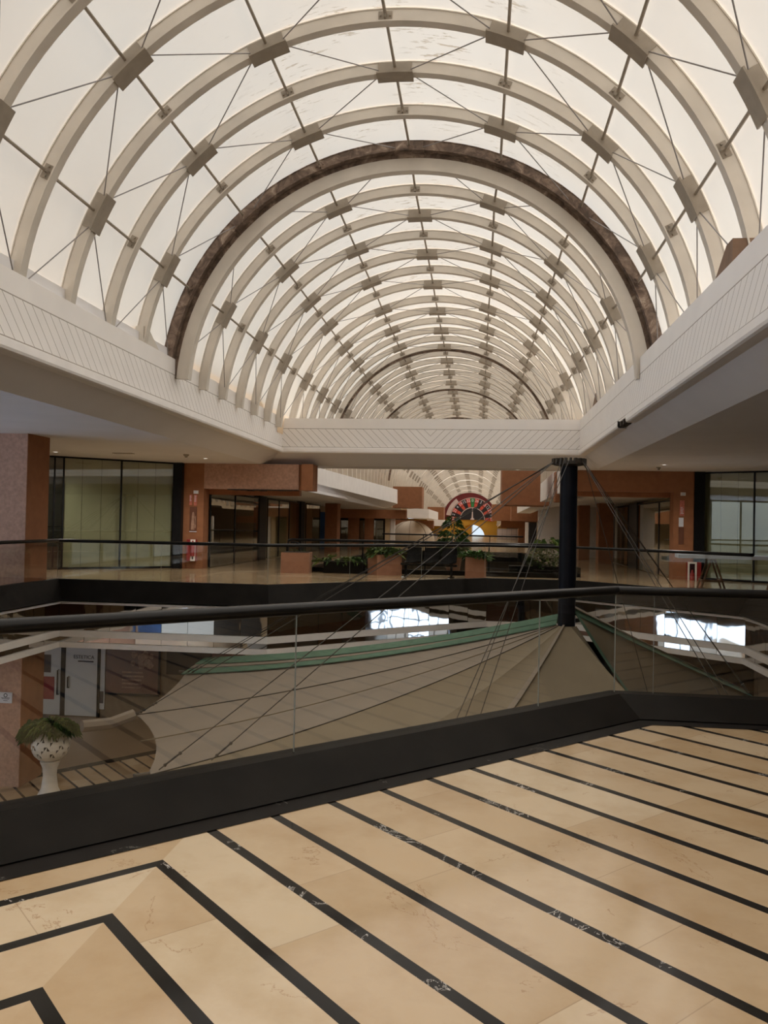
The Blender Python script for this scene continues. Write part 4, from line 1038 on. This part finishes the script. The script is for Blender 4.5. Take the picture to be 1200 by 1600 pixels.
wbox('wall_lower_tan', 385, 985, 420, 1060, 'tan', .05, **S); wbox('wall_lower_shopfront', 262, 1000, 330, 1056, 'dark', .05, **S)
wbox('wall_lower_shopfront_two', 333, 1000, 380, 1056, 'poster', .05, **S); wbox('wall_lower_post', 412, 990, 418, 1060, 'post', .08, **S)
b = MB(); a = atY(425, 1000, 25); b.box(-4.5, 8, YW-.0, YW+.2, ZL, -1.36); b.build('wall_lower_middle', 'brown', **S)
b = MB(); b.box(6.6, 15, 20.0, 20.3, ZL, -1.36); b.build('wall_lower_right_shop', 'shopwall', **S)
b = MB(); b.box(7.4, 9.4, 19.9, 20.0, ZL, -1.7); b.build('wall_lower_right_dark', 'dark', **S)
for x, y in ((-12., 19.8), (-7.2, 20.6), (-2., 20.8), (-13., 0.), (-6., 0.), (1., 1.), (8., 18.5)):
    downlight(Vector((x, y, -1.362)), 'downlight under the upper gallery')
    ld = bpy.data.lights.new('shop_lamp', 'SPOT'); ld.energy = 45 if y > 5 else 160; ld.spot_size = radians(150); ld.spot_blend = .6; ld.shadow_soft_size = .08; ld.color = (1, .90, .76)
    lo_ = bpy.data.objects.new('shop_lamp', ld); COL.objects.link(lo_); lo_.location = (x, y, -1.40)
# urn on the floor below
up = atZ(77, 1246, ZL); ux, uy = up.x, up.y
urn = empty('urn_planter', (ux, uy, ZL), 'white pierced ceramic urn on a pedestal with trailing fern, on the floor below', 'planter')
k_ = 1.0
MB().lathe([(0, 0), (.25, 0), (.25, .05), (.17, .2), (.135, .45), (.145, .62), (.19, .72), (.20, .76), (.17, .78), (0, .78)], (ux, uy, ZL), 32).build('pedestal', 'ceramic', urn, smooth=True)
prof = [(.12, .78), (.24, .82), (.32, .90), (.365, .99), (.38, 1.06), (.375, 1.14), (.345, 1.22), (.285, 1.30), (.20, 1.36), (.17, 1.39), (.23, 1.42), (.35, 1.45), (.36, 1.47), (.22, 1.44)]
def skip(i, k):
    if not 1 <= i <= 7: return 0
    if i in (2, 4, 6) and (k+i) % 5 in (0,): return 1
    if i in (2, 4, 6) and (k+i) % 5 in (1,): return 2
    if i in (3, 5) and (k+i) % 5 == 3: return 1
    return 0
MB().lathe(prof, (ux, uy, ZL), 40, skip).build('pierced_bowl', 'ceramic', urn)
MB().lathe([(0, .80), (.10, .82), (.2, .9), (.28, 1.06), (.24, 1.25), (.15, 1.38), (0, 1.40)], (ux, uy, ZL), 20).build('inner_pot', 'soil', urn, smooth=True)
foliage(urn, (ux, uy, ZL+1.42), .34, .3, .22, 900, .22, droop=.6, wid=.2, up=.6); foliage(urn, (ux-.36, uy, ZL+1.3), .2, .2, .34, 330, .18, droop=1.1, wid=.2, up=.3, mats=('leaf',)); foliage(urn, (ux+.3, uy, ZL+1.4), .2, .2, .26, 300, .18, droop=1.0, wid=.2, up=.3, mats=('leaf',))
local(urn)

# ------------------------------------------------------------------ outer walls of the upper gallery, with daylight at the left and right
b = MB(); b.box(XG-.2, XG, YB, -1, -.3, 4.8); b.box(XG-.2, XG, 15.6, 16, -.3, 4.8); b.box(XG-.2, XG, -1, 15.6, -1.4, .05); b.box(XG-.2, XG, -1, 15.6, 3.3, 4.8); b.box(XL, XG, 15.9, 16.1, -1.4, 4.8); b.box(XL-.3, XL, 15.9, 46, -1.4, 4.8); b.build('wall_left', 'white', **S)
for k in range(8):
    y0 = -1+2.075*k
    o = MB().box(XG-.11, XG-.10, y0+.03, y0+2.045, .1, 3.28).build('window_gallery_%d' % (k+1), 'glass', **S)
    b = MB(); b.box(XG-.15, XG-.05, y0-.03, y0+.03, .05, 3.3); b.box(XG-.15, XG-.05, y0+.03, y0+2.045, .05, .1); b.box(XG-.15, XG-.05, y0+.03, y0+2.045, 3.25, 3.3); b.build('window_frame', 'post', o)
b = MB(); b.box(XR, XR+.3, YB, 46, -.3, 4.8); b.build('wall_right', 'white', **S)
b = MB(); b.box(XL-.3, XR+.3, YB-.3, YB, -5, 4.9); b.build('wall_back', 'white', **S)
b = MB(); b.box(XL-.3, -12.9, 46, 46.3, -5, 4.9); b.box(9.9, XR+.3, 46, 46.3, -5, 4.9); b.build('wall_far_side', 'white', **S)
b = MB(); b.box(-13.3, -12.9, 46, YF, -.1, 4.9); b.box(10.0, 10.4, 46, YF, -.1, 4.9); b.build('wall_far_gallery', 'shopwall', **S)
b = MB(); b.box(-13, -5.6, 47.5, YF, 2.9, 3.0); b.box(3.2, 10, 62.5, YF, 2.9, 3.0); b.build('ceiling_far_gallery', 'ceil', **S)

# ------------------------------------------------------------------ daylight
w = bpy.data.worlds.new('sky'); SC.world = w; w.use_nodes = True; nt = w.node_tree; nt.nodes.clear()
sky = nt.nodes.new('ShaderNodeTexSky'); sky.sky_type = 'NISHITA'; sky.sun_disc = False; sky.sun_elevation = radians(58); sky.sun_rotation = radians(120); sky.air_density = 1.; sky.dust_density = 1.5
bg = nt.nodes.new('ShaderNodeBackground'); bg.inputs[1].default_value = .24
wo = nt.nodes.new('ShaderNodeOutputWorld'); mx = nt.nodes.new('ShaderNodeMix'); mx.data_type = 'RGBA'; mx.inputs[0].default_value = .55; mx.inputs[7].default_value = (3.2, 3.9, 4.7, 1)
nt.links.new(sky.outputs[0], mx.inputs[6]); nt.links.new(mx.outputs[2], bg.inputs[0]); nt.links.new(bg.outputs[0], wo.inputs[0])
sl = bpy.data.lights.new('sun', 'SUN'); sl.energy = 10.0; sl.angle = radians(110); sl.color = (.80, .93, 1.12)
so = bpy.data.objects.new('sun', sl); COL.objects.link(so); so.rotation_euler = (radians(-12), radians(14), 0); so.location = (0, 0, 30)

SC.view_settings.view_transform = 'Standard'; SC.view_settings.look = 'None'; SC.view_settings.gamma = 1; SC.view_settings.use_curve_mapping = False
SC.view_settings.exposure = 0.32
cy = SC.cycles
cy.max_bounces = 10; cy.diffuse_bounces = 6; cy.glossy_bounces = 6; cy.transparent_max_bounces = 24; cy.transmission_bounces = 6
cy.sample_clamp_indirect = 6; cy.caustics_reflective = False; cy.caustics_refractive = False
cy.use_denoising = True
